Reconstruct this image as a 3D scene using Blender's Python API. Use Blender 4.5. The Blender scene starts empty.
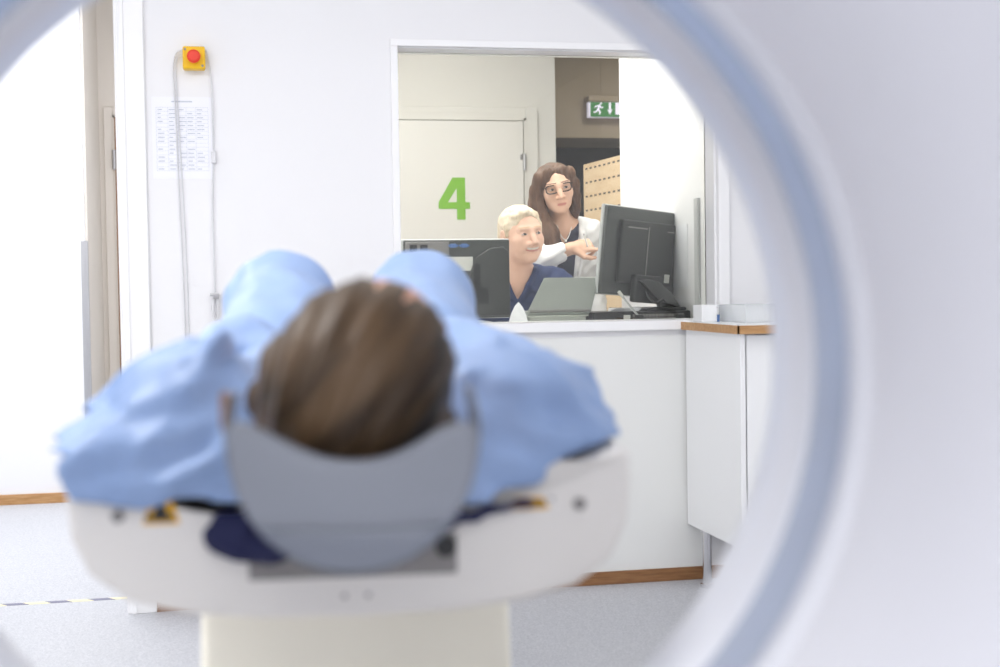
import bpy, bmesh, math, random
import numpy as np
from mathutils import Vector, Matrix
random.seed(4)
PI = math.pi
C = bpy.context.scene.collection
scene = bpy.context.scene

# ------------------------------------------------------------------ materials
def lin(h):
    h = h.lstrip('#'); out = []
    for i in (0, 2, 4):
        v = int(h[i:i+2], 16)/255
        out.append(v/12.92 if v <= .04045 else ((v+.055)/1.055)**2.4)
    return (*out, 1)

def mat(name, col, rough=.5, metal=0., noise=None, bump=None, coat=0., emit=None, trans=None, spec=.5, stretch=(1, 1, 1)):
    """principled material; noise=(scale, other colour, contrast); bump=(scale, strength)"""
    m = bpy.data.materials.new(name); m.use_nodes = True
    nt = m.node_tree; b = nt.nodes['Principled BSDF']
    b.inputs['Base Color'].default_value = lin(col)
    b.inputs['Roughness'].default_value = rough
    b.inputs['Metallic'].default_value = metal
    b.inputs['Coat Weight'].default_value = coat
    b.inputs['Specular IOR Level'].default_value = spec
    if emit: b.inputs['Emission Color'].default_value = lin(col); b.inputs['Emission Strength'].default_value = emit
    tc = nt.nodes.new('ShaderNodeTexCoord'); mp = nt.nodes.new('ShaderNodeMapping')
    mp.inputs['Scale'].default_value = stretch
    nt.links.new(tc.outputs['Object'], mp.inputs['Vector'])
    if noise:
        n = nt.nodes.new('ShaderNodeTexNoise'); n.inputs['Scale'].default_value = noise[0]; n.inputs['Detail'].default_value = 4
        nt.links.new(mp.outputs['Vector'], n.inputs['Vector'])
        r = nt.nodes.new('ShaderNodeValToRGB')
        w = noise[2]
        r.color_ramp.elements[0].position = .5-w; r.color_ramp.elements[1].position = .5+w
        r.color_ramp.elements[0].color = lin(col); r.color_ramp.elements[1].color = lin(noise[1])
        nt.links.new(n.outputs['Fac'], r.inputs['Fac']); nt.links.new(r.outputs['Color'], b.inputs['Base Color'])
    if bump:
        n2 = nt.nodes.new('ShaderNodeTexNoise'); n2.inputs['Scale'].default_value = bump[0]; n2.inputs['Detail'].default_value = 3
        nt.links.new(mp.outputs['Vector'], n2.inputs['Vector'])
        bp = nt.nodes.new('ShaderNodeBump'); bp.inputs['Strength'].default_value = bump[1]; bp.inputs['Distance'].default_value = .01
        nt.links.new(n2.outputs['Fac'], bp.inputs['Height']); nt.links.new(bp.outputs['Normal'], b.inputs['Normal'])
    if trans:
        b.inputs['Alpha'].default_value = trans
    return m

def glass_mat(name, tint, refl=1.0):
    m = bpy.data.materials.new(name); m.use_nodes = True
    nt = m.node_tree; nt.nodes.clear()
    o = nt.nodes.new('ShaderNodeOutputMaterial'); mx = nt.nodes.new('ShaderNodeMixShader')
    t = nt.nodes.new('ShaderNodeBsdfTransparent'); g = nt.nodes.new('ShaderNodeBsdfGlossy')
    fr = nt.nodes.new('ShaderNodeFresnel'); fr.inputs['IOR'].default_value = 1.0+.5*refl
    t.inputs['Color'].default_value = lin(tint); g.inputs['Roughness'].default_value = .0
    nt.links.new(fr.outputs[0], mx.inputs[0]); nt.links.new(t.outputs[0], mx.inputs[1]); nt.links.new(g.outputs[0], mx.inputs[2])
    nt.links.new(mx.outputs[0], o.inputs[0]); return m

def tape_mat():
    m = mat('tape_stripes', '#e8d98a', .6)
    nt = m.node_tree; b = nt.nodes['Principled BSDF']
    tc = nt.nodes.new('ShaderNodeTexCoord'); sx = nt.nodes.new('ShaderNodeSeparateXYZ')
    nt.links.new(tc.outputs['Object'], sx.inputs[0])
    a = nt.nodes.new('ShaderNodeMath'); a.operation = 'MULTIPLY_ADD'; a.inputs[1].default_value = .9
    nt.links.new(sx.outputs['Y'], a.inputs[0]); nt.links.new(sx.outputs['X'], a.inputs[2])
    w = nt.nodes.new('ShaderNodeMath'); w.operation = 'PINGPONG'; w.inputs[1].default_value = .07
    nt.links.new(a.outputs[0], w.inputs[0])
    g = nt.nodes.new('ShaderNodeMath'); g.operation = 'GREATER_THAN'; g.inputs[1].default_value = .035
    nt.links.new(w.outputs[0], g.inputs[0])
    mx = nt.nodes.new('ShaderNodeMix'); mx.data_type = 'RGBA'
    mx.inputs[6].default_value = lin('#efe6bd'); mx.inputs[7].default_value = lin('#77768c')
    nt.links.new(g.outputs[0], mx.inputs[0]); nt.links.new(mx.outputs[2], b.inputs['Base Color'])
    return m

def slot_mat(base):
    nt = base.node_tree; b = nt.nodes['Principled BSDF']; src = b.inputs['Base Color'].links[0].from_socket
    tc = nt.nodes.new('ShaderNodeTexCoord'); sx = nt.nodes.new('ShaderNodeSeparateXYZ'); nt.links.new(tc.outputs['Object'], sx.inputs[0])
    def dash(sock, period, start, width, off):
        a = nt.nodes.new('ShaderNodeMath'); a.operation = 'ADD'; a.inputs[1].default_value = off; nt.links.new(sock, a.inputs[0])
        m = nt.nodes.new('ShaderNodeMath'); m.operation = 'FLOORED_MODULO'; m.inputs[1].default_value = period; nt.links.new(a.outputs[0], m.inputs[0])
        c = nt.nodes.new('ShaderNodeMath'); c.operation = 'COMPARE'; c.inputs[1].default_value = start; c.inputs[2].default_value = width; nt.links.new(m.outputs[0], c.inputs[0]); return c.outputs[0]
    u = dash(sx.outputs['Y'], .072, .036, .019, 10.0); v = dash(sx.outputs['Z'], .0775, .04, .0052, .9055)
    p = nt.nodes.new('ShaderNodeMath'); p.operation = 'MULTIPLY'; nt.links.new(u, p.inputs[0]); nt.links.new(v, p.inputs[1])
    mx = nt.nodes.new('ShaderNodeMix'); mx.data_type = 'RGBA'; mx.inputs[7].default_value = lin('#2b2622')  # dark of the slot openings, painted as dashes on the solid board
    nt.links.new(p.outputs[0], mx.inputs[0]); nt.links.new(src, mx.inputs[6]); nt.links.new(mx.outputs[2], b.inputs['Base Color'])
    return base

M = {}
M['wall'] = mat('white_paint', '#eeeef0', .7, bump=(90, .03))
M['trim'] = mat('white_trim', '#f6f6f7', .35)
M['ceil'] = mat('ceiling_white', '#f0f0f0', .8)
M['floor'] = mat('speckled_vinyl', '#b2b4ba', .5, noise=(190, '#cccdd2', .14))
M['control_wall'] = mat('warm_white_paint', '#d9d7d2', .7)
M['beige'] = mat('beige_paint', '#e6dfd6', .6)
M['door'] = mat('door_laminate', '#dddbd7', .45)
M['taupe'] = mat('taupe_panel', '#9c8f7c', .7, noise=(3, '#a59886', .2))
M['char'] = mat('charcoal_panel', '#454444', .7)
M['oak'] = mat('oak', '#c79c6c', .5, noise=(9, '#a97a48', .22), stretch=(1.5, 12, 12))
M['oakdark'] = mat('brown_wood', '#9a6f47', .5, noise=(9, '#7c5330', .22), stretch=(1.5, 14, 14))
M['maple'] = mat('birch_plywood', '#d8bf9e', .55, noise=(5, '#cdb28e', .25), stretch=(1, 1, 8))
slot_mat(M['maple'])
M['slot'] = mat('slot_shadow', '#2b2622', .9)  # flat dark colour standing for the shade inside the slots
M['steel'] = mat('brushed_steel', '#b9b9bb', .3, metal=1)
M['chrome'] = mat('chrome', '#d8d8da', .15, metal=1)
M['green'] = mat('green_vinyl', '#77b32a', .5)
M['white_lam'] = mat('white_laminate', '#f3f4f5', .3)
M['panel'] = mat('pale_laminate', '#e9eae8', .4)
M['gantry'] = mat('gantry_plastic', '#dfdfe3', .3, spec=.4, bump=(200, .01))
M['gantry_lip'] = mat('bore_plastic', '#d6d7dc', .3, spec=.4)
M['mylar'] = mat('scan_window_film', '#aeb4c1', .1, spec=.7)
M['table'] = mat('table_plastic', '#e5e2de', .4)
M['cream'] = mat('cream_plastic', '#f3efe1', .45)
M['recess'] = mat('grey_rubber', '#8e8b8a', .7)
M['black'] = mat('black_plastic', '#1d1e20', .4)
M['monitor'] = mat('monitor_plastic', '#4d504e', .3, spec=.6)
M['monitor_lo'] = mat('monitor_hump_plastic', '#3a3c3b', .35, spec=.6)
M['silver'] = mat('silver_plastic', '#c6c8c8', .35)
M['laptop'] = mat('laptop_lid', '#a9aea8', .3, metal=.3)
M['stand'] = mat('stand_acrylic', '#b5b9b0', .3)
M['label_w'] = mat('label_paper', '#e6e6e0', .7)
M['ink'] = mat('faded_ink', '#c3c8d4', .8)
M['paper'] = mat('paper', '#f2f3f8', .8)
M['headrest'] = mat('headrest_grey', '#7c8089', .45)
M['headrest_rim'] = mat('headrest_rim_grey', '#6b707b', .25, spec=.6)
M['navy'] = mat('navy_strap', '#161b45', .8)
M['gown'] = mat('gown_nonwoven', '#86a0cb', .48, bump=(45, .2), noise=(5, '#92aad2', .3))
M['scrubs'] = mat('navy_scrubs', '#1b2d58', .8, bump=(60, .2))
M['coat'] = mat('white_coat', '#ececec', .8, bump=(40, .15))
M['blouse'] = mat('dark_blouse', '#23283c', .8)
M['trousers'] = mat('dark_trousers', '#2a2d36', .8)
M['skin_m'] = mat('skin_pink', '#e8bda6', .5)
M['skin_w'] = mat('skin_tan', '#e0b59b', .5)
M['skin_p'] = mat('skin_patient', '#d8a184', .5)
M['lip'] = mat('lips', '#c07f72', .5)
M['eye_w'] = mat('eye_white', '#d5c8c0', .3)
M['iris'] = mat('iris', '#3c3a38', .3)
M['teeth'] = mat('teeth', '#e8e2da', .3)
M['hair_blond'] = mat('blond_hair', '#d3bd9e', .6, noise=(30, '#e9dcc8', .25), bump=(60, .6), stretch=(1, 1, .25))
M['hair_brown'] = mat('brown_hair', '#49352a', .55, spec=.3, noise=(40, '#6f5340', .25), bump=(60, .6), stretch=(1, 1, .12))
M['hair_dark'] = mat('dark_brown_hair', '#140d09', .5, noise=(24, '#6b543c', .19), bump=(50, .4), spec=.3)
mpn = [n for n in M['hair_dark'].node_tree.nodes if n.type == 'MAPPING'][0]
mpn.vector_type = 'TEXTURE'; mpn.inputs['Rotation'].default_value = (.25, math.radians(-46), 0); mpn.inputs['Scale'].default_value = (7, 3, .8)
M['brow'] = mat('brow_hair', '#7d6150', .7)
M['brow_blond'] = mat('fair_brow_hair', '#cfae8e', .7)
M['frame_blk'] = mat('glasses_acetate', '#16171a', .25)
M['lens'] = glass_mat('lens_glass', '#fbfbfb', .35)
M['pearl'] = mat('pearl', '#f4f0ea', .2)
M['pane'] = glass_mat('window_glass', '#f0f1ee')
M['clear'] = mat('clear_plastic', '#f3f6f8', .2, trans=.45)
M['blue_lab'] = mat('blue_label', '#5c7fb8', .6)
M['yellow'] = mat('signal_yellow', '#f2c200', .45)
M['label_y'] = mat('warning_yellow', '#e6ad10', .5)
M['red'] = mat('signal_red', '#e5391f', .35)
M['cable'] = mat('white_cable', '#d9d9dc', .5)
M['cable_blk'] = mat('black_cable', '#1b1b1c', .5)
M['exit_green'] = mat('exit_green_lit', '#2f7d3c', .5, emit=.35)
M['exit_white'] = mat('exit_white_lit', '#efeaff', .5, emit=.8)
M['tape'] = tape_mat()
M['fabric_blk'] = mat('chair_fabric', '#2b2c30', .9)

# ------------------------------------------------------------------ object helpers
GA = math.radians(5.7)         # the scanner axis is turned 5.7 degrees to the right of the back wall's normal
RG = Matrix.Rotation(-GA, 4, 'Z')
I4 = Matrix.Identity(4)

def thing(name, label, cat, base, group=None, frame=I4, kind=None):
    o = bpy.data.objects.new(name, None); C.objects.link(o); o.empty_display_size = .05
    o.matrix_world = frame @ Matrix.Translation(base)
    o['base'] = list(base)
    if label: o['label'] = label
    if cat: o['category'] = cat
    if group: o['group'] = group
    if kind: o['kind'] = kind
    return o

def link_mesh(name, me, mats, parent=None, smooth=False, frame=I4, ang=None):
    if not isinstance(mats, (list, tuple)): mats = [mats]
    for m in mats: me.materials.append(m)
    if smooth:
        me.shade_smooth()
        if ang: me.set_sharp_from_angle(angle=math.radians(ang))
    o = bpy.data.objects.new(name, me); C.objects.link(o)
    if parent:
        r = parent
        while r.parent: r = r.parent
        if 'base' in r: me.transform(Matrix.Translation(-Vector(r['base'])))
        o.parent = parent
    else:
        vs = [v.co for v in me.vertices]
        b = Vector(((min(v.x for v in vs)+max(v.x for v in vs))/2, (min(v.y for v in vs)+max(v.y for v in vs))/2, min(v.z for v in vs)))
        me.transform(Matrix.Translation(-b)); o.matrix_world = frame @ Matrix.Translation(b)
        o['base'] = list(b)
    return o

def obj(name, bm, m, parent=None, smooth=False, frame=I4, ang=35):
    bmesh.ops.recalc_face_normals(bm, faces=bm.faces)
    me = bpy.data.meshes.new(name); bm.to_mesh(me); bm.free()
    return link_mesh(name, me, m, parent, smooth, frame, ang)

def tag(o, label, cat, group=None, kind=None):
    o['label'] = label; o['category'] = cat
    if group: o['group'] = group
    if kind: o['kind'] = kind
    return o

def struct(name, bm, m, parent=None):
    o = obj(name, bm, m, parent); 
    if not parent: o['kind'] = 'structure'
    return o

def B(): return bmesh.new()

def box(bm, x0, x1, y0, y1, z0, z1, bev=0, seg=2, mtx=None):
    r = bmesh.ops.create_cube(bm, size=1); vs = r['verts']
    for v in vs:
        v.co = Vector(((x0+x1)/2+v.co.x*(x1-x0), (y0+y1)/2+v.co.y*(y1-y0), (z0+z1)/2+v.co.z*(z1-z0)))
    if bev:
        es = list({e for v in vs for e in v.link_edges})
        r = bmesh.ops.bevel(bm, geom=es, offset=bev, segments=seg, affect='EDGES', profile=.5)
        vs = list({v for f in r['faces'] for v in f.verts} | {v for v in vs if v.is_valid})
    if mtx:
        for v in vs: v.co = mtx @ v.co
    return vs

def prism(bm, pts, a0, a1, axis='y', bev=0, mtx=None, seg=3):
    """extrude a 2D outline along an axis; outline in (x,z) for y, (x,y) for z, (y,z) for x"""
    def co(p, a): return {'y': (p[0], a, p[1]), 'z': (p[0], p[1], a), 'x': (a, p[0], p[1])}[axis]
    lo = [bm.verts.new(co(p, a0)) for p in pts]; hi = [bm.verts.new(co(p, a1)) for p in pts]
    n = len(pts); fs = [bm.faces.new(lo), bm.faces.new(hi[::-1])]
    for i in range(n): fs.append(bm.faces.new((lo[i], hi[i], hi[(i+1) % n], lo[(i+1) % n])))
    vs = lo+hi
    if bev:
        bmesh.ops.recalc_face_normals(bm, faces=fs)
        es = [e for f in fs[:2] for e in f.edges]
        r = bmesh.ops.bevel(bm, geom=list(set(es)), offset=bev, segments=seg, affect='EDGES', profile=.5)
        vs = list({v for f in r['faces'] for v in f.verts} | {v for v in vs if v.is_valid})
    if mtx:
        for v in vs: v.co = mtx @ v.co
    return vs

def cyl(bm, p0, p1, r0, r1=None, n=20, cap=True):
    p0, p1 = Vector(p0), Vector(p1); d = p1-p0; r1 = r0 if r1 is None else r1
    q = d.to_track_quat('Z', 'Y').to_matrix()
    a = [bm.verts.new(p0+q @ Vector((r0*math.cos(2*PI*i/n), r0*math.sin(2*PI*i/n), 0))) for i in range(n)]
    b = [bm.verts.new(p1+q @ Vector((r1*math.cos(2*PI*i/n), r1*math.sin(2*PI*i/n), 0))) for i in range(n)]
    for i in range(n): bm.faces.new((a[i], a[(i+1) % n], b[(i+1) % n], b[i]))
    if cap: bm.faces.new(a[::-1]); bm.faces.new(b)

def smooth_path(pts, sub=6):
    pts = [Vector(p) for p in pts]; out = []
    for i in range(len(pts)-1):
        p0 = pts[max(i-1, 0)]; p1 = pts[i]; p2 = pts[i+1]; p3 = pts[min(i+2, len(pts)-1)]
        for s in range(sub):
            t = s/sub
            out.append(.5*((2*p1)+(p2-p0)*t+(2*p0-5*p1+4*p2-p3)*t*t+(3*p1-p0-3*p2+p3)*t**3))
    out.append(pts[-1]); return out

def tube(bm, pts, r, n=8, closed=False, sub=6, flat=None):
    P = smooth_path(pts, sub) if sub else [Vector(p) for p in pts]
    if closed: P = P[:-1] if (P[0]-P[-1]).length < 1e-6 else P
    rings = []; up = None
    for i, p in enumerate(P):
        a = P[i-1] if (i > 0 or closed) else P[0]; b = P[(i+1) % len(P)] if (i < len(P)-1 or closed) else P[-1]
        t = (b-a).normalized()
        if up is None: up = Vector((0, 0, 1)) if abs(t.z) < .9 else Vector((0, 1, 0))
        s = t.cross(up).normalized(); up = s.cross(t).normalized()
        rr = r(i/(len(P)-1)) if callable(r) else r
        w = flat or 1
        rings.append([bm.verts.new(p+s*rr*math.cos(2*PI*k/n)+up*rr*w*math.sin(2*PI*k/n)) for k in range(n)])
    m = len(rings)
    for i in range(m if closed else m-1):
        A, D = rings[i], rings[(i+1) % m]
        for k in range(n): bm.faces.new((A[k], A[(k+1) % n], D[(k+1) % n], D[k]))
    if not closed: bm.faces.new(rings[0][::-1]); bm.faces.new(rings[-1])

def lathe_y(bm, prof, cx, cz, n=128, closed=True):
    """profile of (radius, y) turned about an axis parallel to y"""
    R = [[bm.verts.new((cx+r*math.cos(2*PI*i/n), y, cz+r*math.sin(2*PI*i/n))) for i in range(n)] for r, y in prof]
    m = len(R)
    for j in range(m if closed else m-1):
        a, b = R[j], R[(j+1) % m]
        for i in range(n): bm.faces.new((a[i], a[(i+1) % n], b[(i+1) % n], b[i]))

def sphere(bm, c, r, u=16, v=10):
    rr = r if isinstance(r, (tuple, list)) else (r, r, r)
    bmesh.ops.create_uvsphere(bm, u_segments=u, v_segments=v, radius=1,
        matrix=Matrix.Translation(c) @ Matrix.Diagonal((*rr, 1)))

# ------------------------------------------------------------------ signed-distance modelling (bodies and cloth as one continuous surface)
def axis(lo, hi, coarse, fine=()):
    out = [lo]
    while out[-1] < hi:
        st = coarse
        for a, b, s in fine:
            if a-coarse <= out[-1] <= b: st = min(st, s)
        out.append(out[-1]+st)
    return np.array(out, np.float32)

def smin(a, b, k):
    if k <= 0: return np.minimum(a, b)
    h = np.clip(.5+.5*(b-a)/k, 0, 1)
    return b*(1-h)+a*h-k*h*(1-h)

class Field:
    def __init__(s): s.ops = []
    def cap(s, a, b, ra, rb=None, k=.02, sub=False):
        a, b = np.array(a, float), np.array(b, float); rb = ra if rb is None else rb
        def f(X, Y, Z):
            ba = b-a; dd = max(float(ba @ ba), 1e-9)
            h = np.clip(((X-a[0])*ba[0]+(Y-a[1])*ba[1]+(Z-a[2])*ba[2])/dd, 0, 1)
            return np.sqrt((X-a[0]-h*ba[0])**2+(Y-a[1]-h*ba[1])**2+(Z-a[2]-h*ba[2])**2)-(ra+(rb-ra)*h)
        r = max(ra, rb); s.ops.append((f, np.minimum(a, b)-r, np.maximum(a, b)+r, k, sub)); return s
    def chain(s, pts, k=.02, sub=False):
        for (p, r), (q, t) in zip(pts[:-1], pts[1:]): s.cap(p, q, r, t, k, sub)
        return s
    def ell(s, c, r, R=None, k=.02, sub=False):
        c = np.array(c, float); r = np.array(r, float); R = np.eye(3) if R is None else np.array(R)   # R columns: local axes in world
        def f(X, Y, Z):
            dx, dy, dz = X-c[0], Y-c[1], Z-c[2]
            q = [(dx*R[0, i]+dy*R[1, i]+dz*R[2, i]) for i in range(3)]
            k0 = np.sqrt(sum((q[i]/r[i])**2 for i in range(3))); k1 = np.sqrt(sum((q[i]/r[i]**2)**2 for i in range(3)))+1e-9
            return k0*(k0-1)/k1
        e = np.abs(R) @ r; s.ops.append((f, c-e, c+e, k, sub)); return s
    def hull(s, pts, k=.015):           # solid convex hull of a few points
        P = np.array(pts, float); pl = []
        for i in range(len(P)):
            for j in range(i+1, len(P)):
                for l in range(j+1, len(P)):
                    n = np.cross(P[j]-P[i], P[l]-P[i]); L = np.linalg.norm(n)
                    if L < 1e-9: continue
                    n = n/L; d = (P-P[i]) @ n
                    if d.max() < 1e-6: pl.append((n, n @ P[i]))
                    elif d.min() > -1e-6: pl.append((-n, -n @ P[i]))
        def f(X, Y, Z):
            out = None
            for n, c in pl:
                d = X*n[0]+Y*n[1]+Z*n[2]-c; out = d if out is None else np.maximum(out, d)
            return out
        s.ops.append((f, P.min(0), P.max(0), k, False)); return s
    def half(s, p, n, k=0.):          # keep the side of the plane opposite to n
        p = np.array(p, float); n = np.array(n, float); n = n/np.linalg.norm(n)
        f = lambda X, Y, Z: -((X-p[0])*n[0]+(Y-p[1])*n[1]+(Z-p[2])*n[2])
        s.ops.append((f, None, None, k, True)); return s
    def fn(s, f, k=0., sub=True):
        s.ops.append((f, None, None, k, sub)); return s
    def disp(s, f): s.ops.append((f, None, None, None, 'disp')); return s
    def mesh(s, name, xs, ys, zs):
        D = np.full((len(xs), len(ys), len(zs)), 1., np.float32); ax = (xs, ys, zs)
        for f, lo, hi, k, sub in s.ops:
            if lo is None: sl = tuple(slice(0, len(a)) for a in ax)
            else:
                m = 2*k+.03
                sl = tuple(slice(max(int(np.searchsorted(a, l-m))-1, 0), int(np.searchsorted(a, h+m))+1) for a, l, h in zip(ax, lo, hi))
            X, Y, Z = xs[sl[0]][:, None, None], ys[sl[1]][None, :, None], zs[sl[2]][None, None, :]
            if sub == 'disp': D[sl] += np.where(np.abs(D[sl]) < .2, f(X, Y, Z), 0).astype(np.float32); continue
            d = f(X, Y, Z).astype(np.float32)
            if d.size == 0: continue
            D[sl] = -smin(-D[sl], d, k) if sub else smin(D[sl], d, k)
        return nets(name, D, xs, ys, zs)

def nets(name, D, xs, ys, zs):
    D[0] = D[-1] = 1; D[:, 0] = D[:, -1] = 1; D[:, :, 0] = D[:, :, -1] = 1
    S = D < 0
    cs = [(0,0,0),(1,0,0),(0,1,0),(1,1,0),(0,0,1),(1,0,1),(0,1,1),(1,1,1)]
    nx, ny, nz = D.shape
    cnt = sum(S[a:nx-1+a, b:ny-1+b, c:nz-1+c].astype(np.int8) for a, b, c in cs)
    I, J, K = np.nonzero((cnt > 0) & (cnt < 8))
    idm = np.full((nx-1, ny-1, nz-1), -1, np.int32); idm[I, J, K] = np.arange(len(I))
    acc = np.zeros((len(I), 3)); num = np.zeros(len(I))
    vals = [D[I+a, J+b, K+c].astype(float) for a, b, c in cs]
    pos = [np.stack([xs[I+a], ys[J+b], zs[K+c]], 1).astype(float) for a, b, c in cs]
    for e0, e1 in [(0,1),(2,3),(4,5),(6,7),(0,2),(1,3),(4,6),(5,7),(0,4),(1,5),(2,6),(3,7)]:
        a, b = vals[e0], vals[e1]; x = (a < 0) != (b < 0)
        t = np.where(x, a/np.where(np.abs(a-b) < 1e-12, 1, a-b), 0)
        acc += np.where(x[:, None], pos[e0]+(pos[e1]-pos[e0])*t[:, None], 0); num += x
    V = acc/num[:, None]; F = []
    def quads(d0, d1, i, j, k, o):
        x = d0 != d1; a = np.nonzero(x)
        q = [idm[a[0]+i[n], a[1]+j[n], a[2]+k[n]] for n in range(4)]
        q = np.stack(q, 1); fl = d0[a] if o else ~d0[a]
        q[fl] = q[fl][:, ::-1]; F.append(q)
    quads(S[:-1, 1:-1, 1:-1], S[1:, 1:-1, 1:-1], (0,0,0,0), (0,1,1,0), (0,0,1,1), False)
    quads(S[1:-1, :-1, 1:-1], S[1:-1, 1:, 1:-1], (0,1,1,0), (0,0,0,0), (0,0,1,1), True)
    quads(S[1:-1, 1:-1, :-1], S[1:-1, 1:-1, 1:], (0,1,1,0), (0,0,1,1), (0,0,0,0), False)
    F = np.concatenate(F)
    # relax a little
    E = np.concatenate([F[:, [0,1]], F[:, [1,2]], F[:, [2,3]], F[:, [3,0]]]); 
    for _ in range(2):
        sm = np.zeros_like(V); n = np.zeros(len(V))
        np.add.at(sm, E[:, 0], V[E[:, 1]]); np.add.at(n, E[:, 0], 1)
        np.add.at(sm, E[:, 1], V[E[:, 0]]); np.add.at(n, E[:, 1], 1)
        V = V*.6+.4*sm/np.maximum(n, 1)[:, None]
    me = bpy.data.meshes.new(name)
    me.from_pydata(V.tolist(), [], F.tolist()); me.update(); me.validate()
    return me

def centres(me):
    n = len(me.polygons); a = np.zeros(n*3); me.polygons.foreach_get('center', a); return a.reshape(-1, 3)

def head_frame(f, up):
    f = np.array(f, float); f /= np.linalg.norm(f); up = np.array(up, float)
    up = up-f*(up @ f); up /= np.linalg.norm(up)
    return np.stack([np.cross(f, up), f, up], 1)      # columns x, y(forward), z(up)

class Head:
    """head local axes: y to the face, z to the crown; origin between the eyes inside the skull"""
    def __init__(s, o, R, sc=1.): s.o = np.array(o, float); s.R = R; s.sc = sc
    def p(s, x, y, z): return s.o+s.R @ (np.array([x, y, z])*s.sc)
    def loc(s, P): return ((P-s.o) @ s.R)/s.sc
    def build(s, F, smile=0., jaw=1., crown=(.03, .083)):
        c = s.sc; R = s.R
        E = lambda x, y, z, r, k=.02, sub=False: F.ell(s.p(x, y, z), np.array(r)*c, R, k*c, sub)
        E(0, -.014, crown[0], (.074, .097, crown[1]), .02)
        E(0, .026, -.028, (.062*jaw, .062, .085), .03)
        E(0, .028, -.072, (.052*jaw, .05, .042), .025)
        E(0, .062, -.1, (.023, .022, .018), .025)
        for q in (-1, 1):
            E(q*.04, .056, -.032, (.023, .024, .024), .022)
            F.cap(s.p(q*.012, .084, .017), s.p(q*.042, .073, .017), .009*c, .007*c, .014*c)
        for q in (-1, 1): E(q*.031, .098, -.001, (.018, .018, .012), .012, True)
        for q in (-1, 1):
            E(q*.031, .0715, -.002, (.0145, .0135, .0095), .003)
            F.cap(s.p(q*.016, .079, .006), s.p(q*.046, .071, .006), .0042*c, .0042*c, .005*c)
            F.cap(s.p(q*.018, .078, -.011), s.p(q*.044, .071, -.010), .0032*c, .0032*c, .006*c)
        F.chain([(s.p(0, .086, .012), .0085*c), (s.p(0, .102, -.02), .009*c), (s.p(0, .111, -.036), .0115*c)], .012*c)
        for q in (-1, 1): E(q*.012, .094, -.041, (.009, .010, .0075), .008)
        if smile:
            F.cap(s.p(-.02, .089, -.061), s.p(.02, .089, -.061), .0075*c, .0075*c, .005*c, True)
            E(0, .074, -.061, (.023, .012, .008), .003)
            pts = lambda z, dz, y: [s.p(-.03, y-.016, z+.006+dz*.2), s.p(-.016, y-.002, z+dz*.8), s.p(0, y+.001, z+dz), s.p(.016, y-.002, z+dz*.8), s.p(.03, y-.016, z+.006+dz*.2)]
            F.chain([(p, .0045*c) for p in pts(-.060, .0075, .088)], .005*c)
            F.chain([(p, .0052*c) for p in pts(-.063, -.009, .086)], .005*c)
            for q in (-1, 1): F.cap(s.p(q*.022, .083, -.042), s.p(q*.04, .066, -.068), .007*c, .008*c, .014*c)
        else:
            F.cap(s.p(-.020, .081, -.0685), s.p(.020, .081, -.0685), .0048*c, .0048*c, .006*c)
            F.cap(s.p(-.015, .081, -.078), s.p(.015, .081, -.078), .0058*c, .0058*c, .006*c)
            F.cap(s.p(-.021, .0875, -.073), s.p(.021, .0875, -.073), .0016*c, .0016*c, .002*c, True)
        for q in (-1, 1):
            E(q*.078, -.012, -.012, (.011, .019, .031), .006)
            E(q*.088, -.008, -.01, (.006, .010, .018), .006, True)
        return F
    def paint(s, me, lipi=1, eyei=2, irisi=3, teethi=None, browi=None, lashi=3, gaze=(0, 0), smile=False):
        P = s.loc(centres(me)); idx = np.zeros(len(P), np.int32)
        x, y, z = P.T
        if not smile:
            m = (y > .066) & (np.abs(x) < .0225-np.abs(z+.0725)*1.2) & (z < -.0665) & (z > -.0795); idx[m] = lipi
        else:
            curve = .006*(x/.03)**2
            up = (np.abs(x) < .032) & (y > .064) & (np.abs(z-curve+.0535) < .0024); lo = (np.abs(x) < .03) & (y > .064) & (np.abs(z-curve+.0705) < .0030)
            idx[lo] = lipi
            if teethi is not None: idx[(np.abs(x) < .0245) & (y > .066) & (z-curve > -.0662) & (z-curve < -.0588)] = teethi
        for q in (-1, 1):
            d = ((x-q*.031)/.0125)**2+((z+.0022-gaze[1])/.0046)**2
            m = (d < 1) & (y > .066); idx[m] = eyei
            m2 = m & ((x-q*.031-gaze[0])**2+(z+.0015-gaze[1])**2 < .0062**2); idx[m2] = irisi
            if browi is not None:
                ml = (np.abs(x-q*.031) < .014) & (y > .062) & (z+.0022-gaze[1] > .0036-.5*(x-q*.031)**2/.014) & (z+.0022-gaze[1] < .0062-.8*(x-q*.031)**2/.014); idx[ml] = lashi
            if browi is not None:
                zz = .0235-.10*np.maximum(np.abs(x)-.034, 0)
                idx[(np.abs(np.abs(x)-.03) < .02) & (x*q > 0) & (np.abs(z-zz) < .0026) & (y > .05)] = browi
        me.polygons.foreach_set('material_index', idx); me.update()

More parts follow.
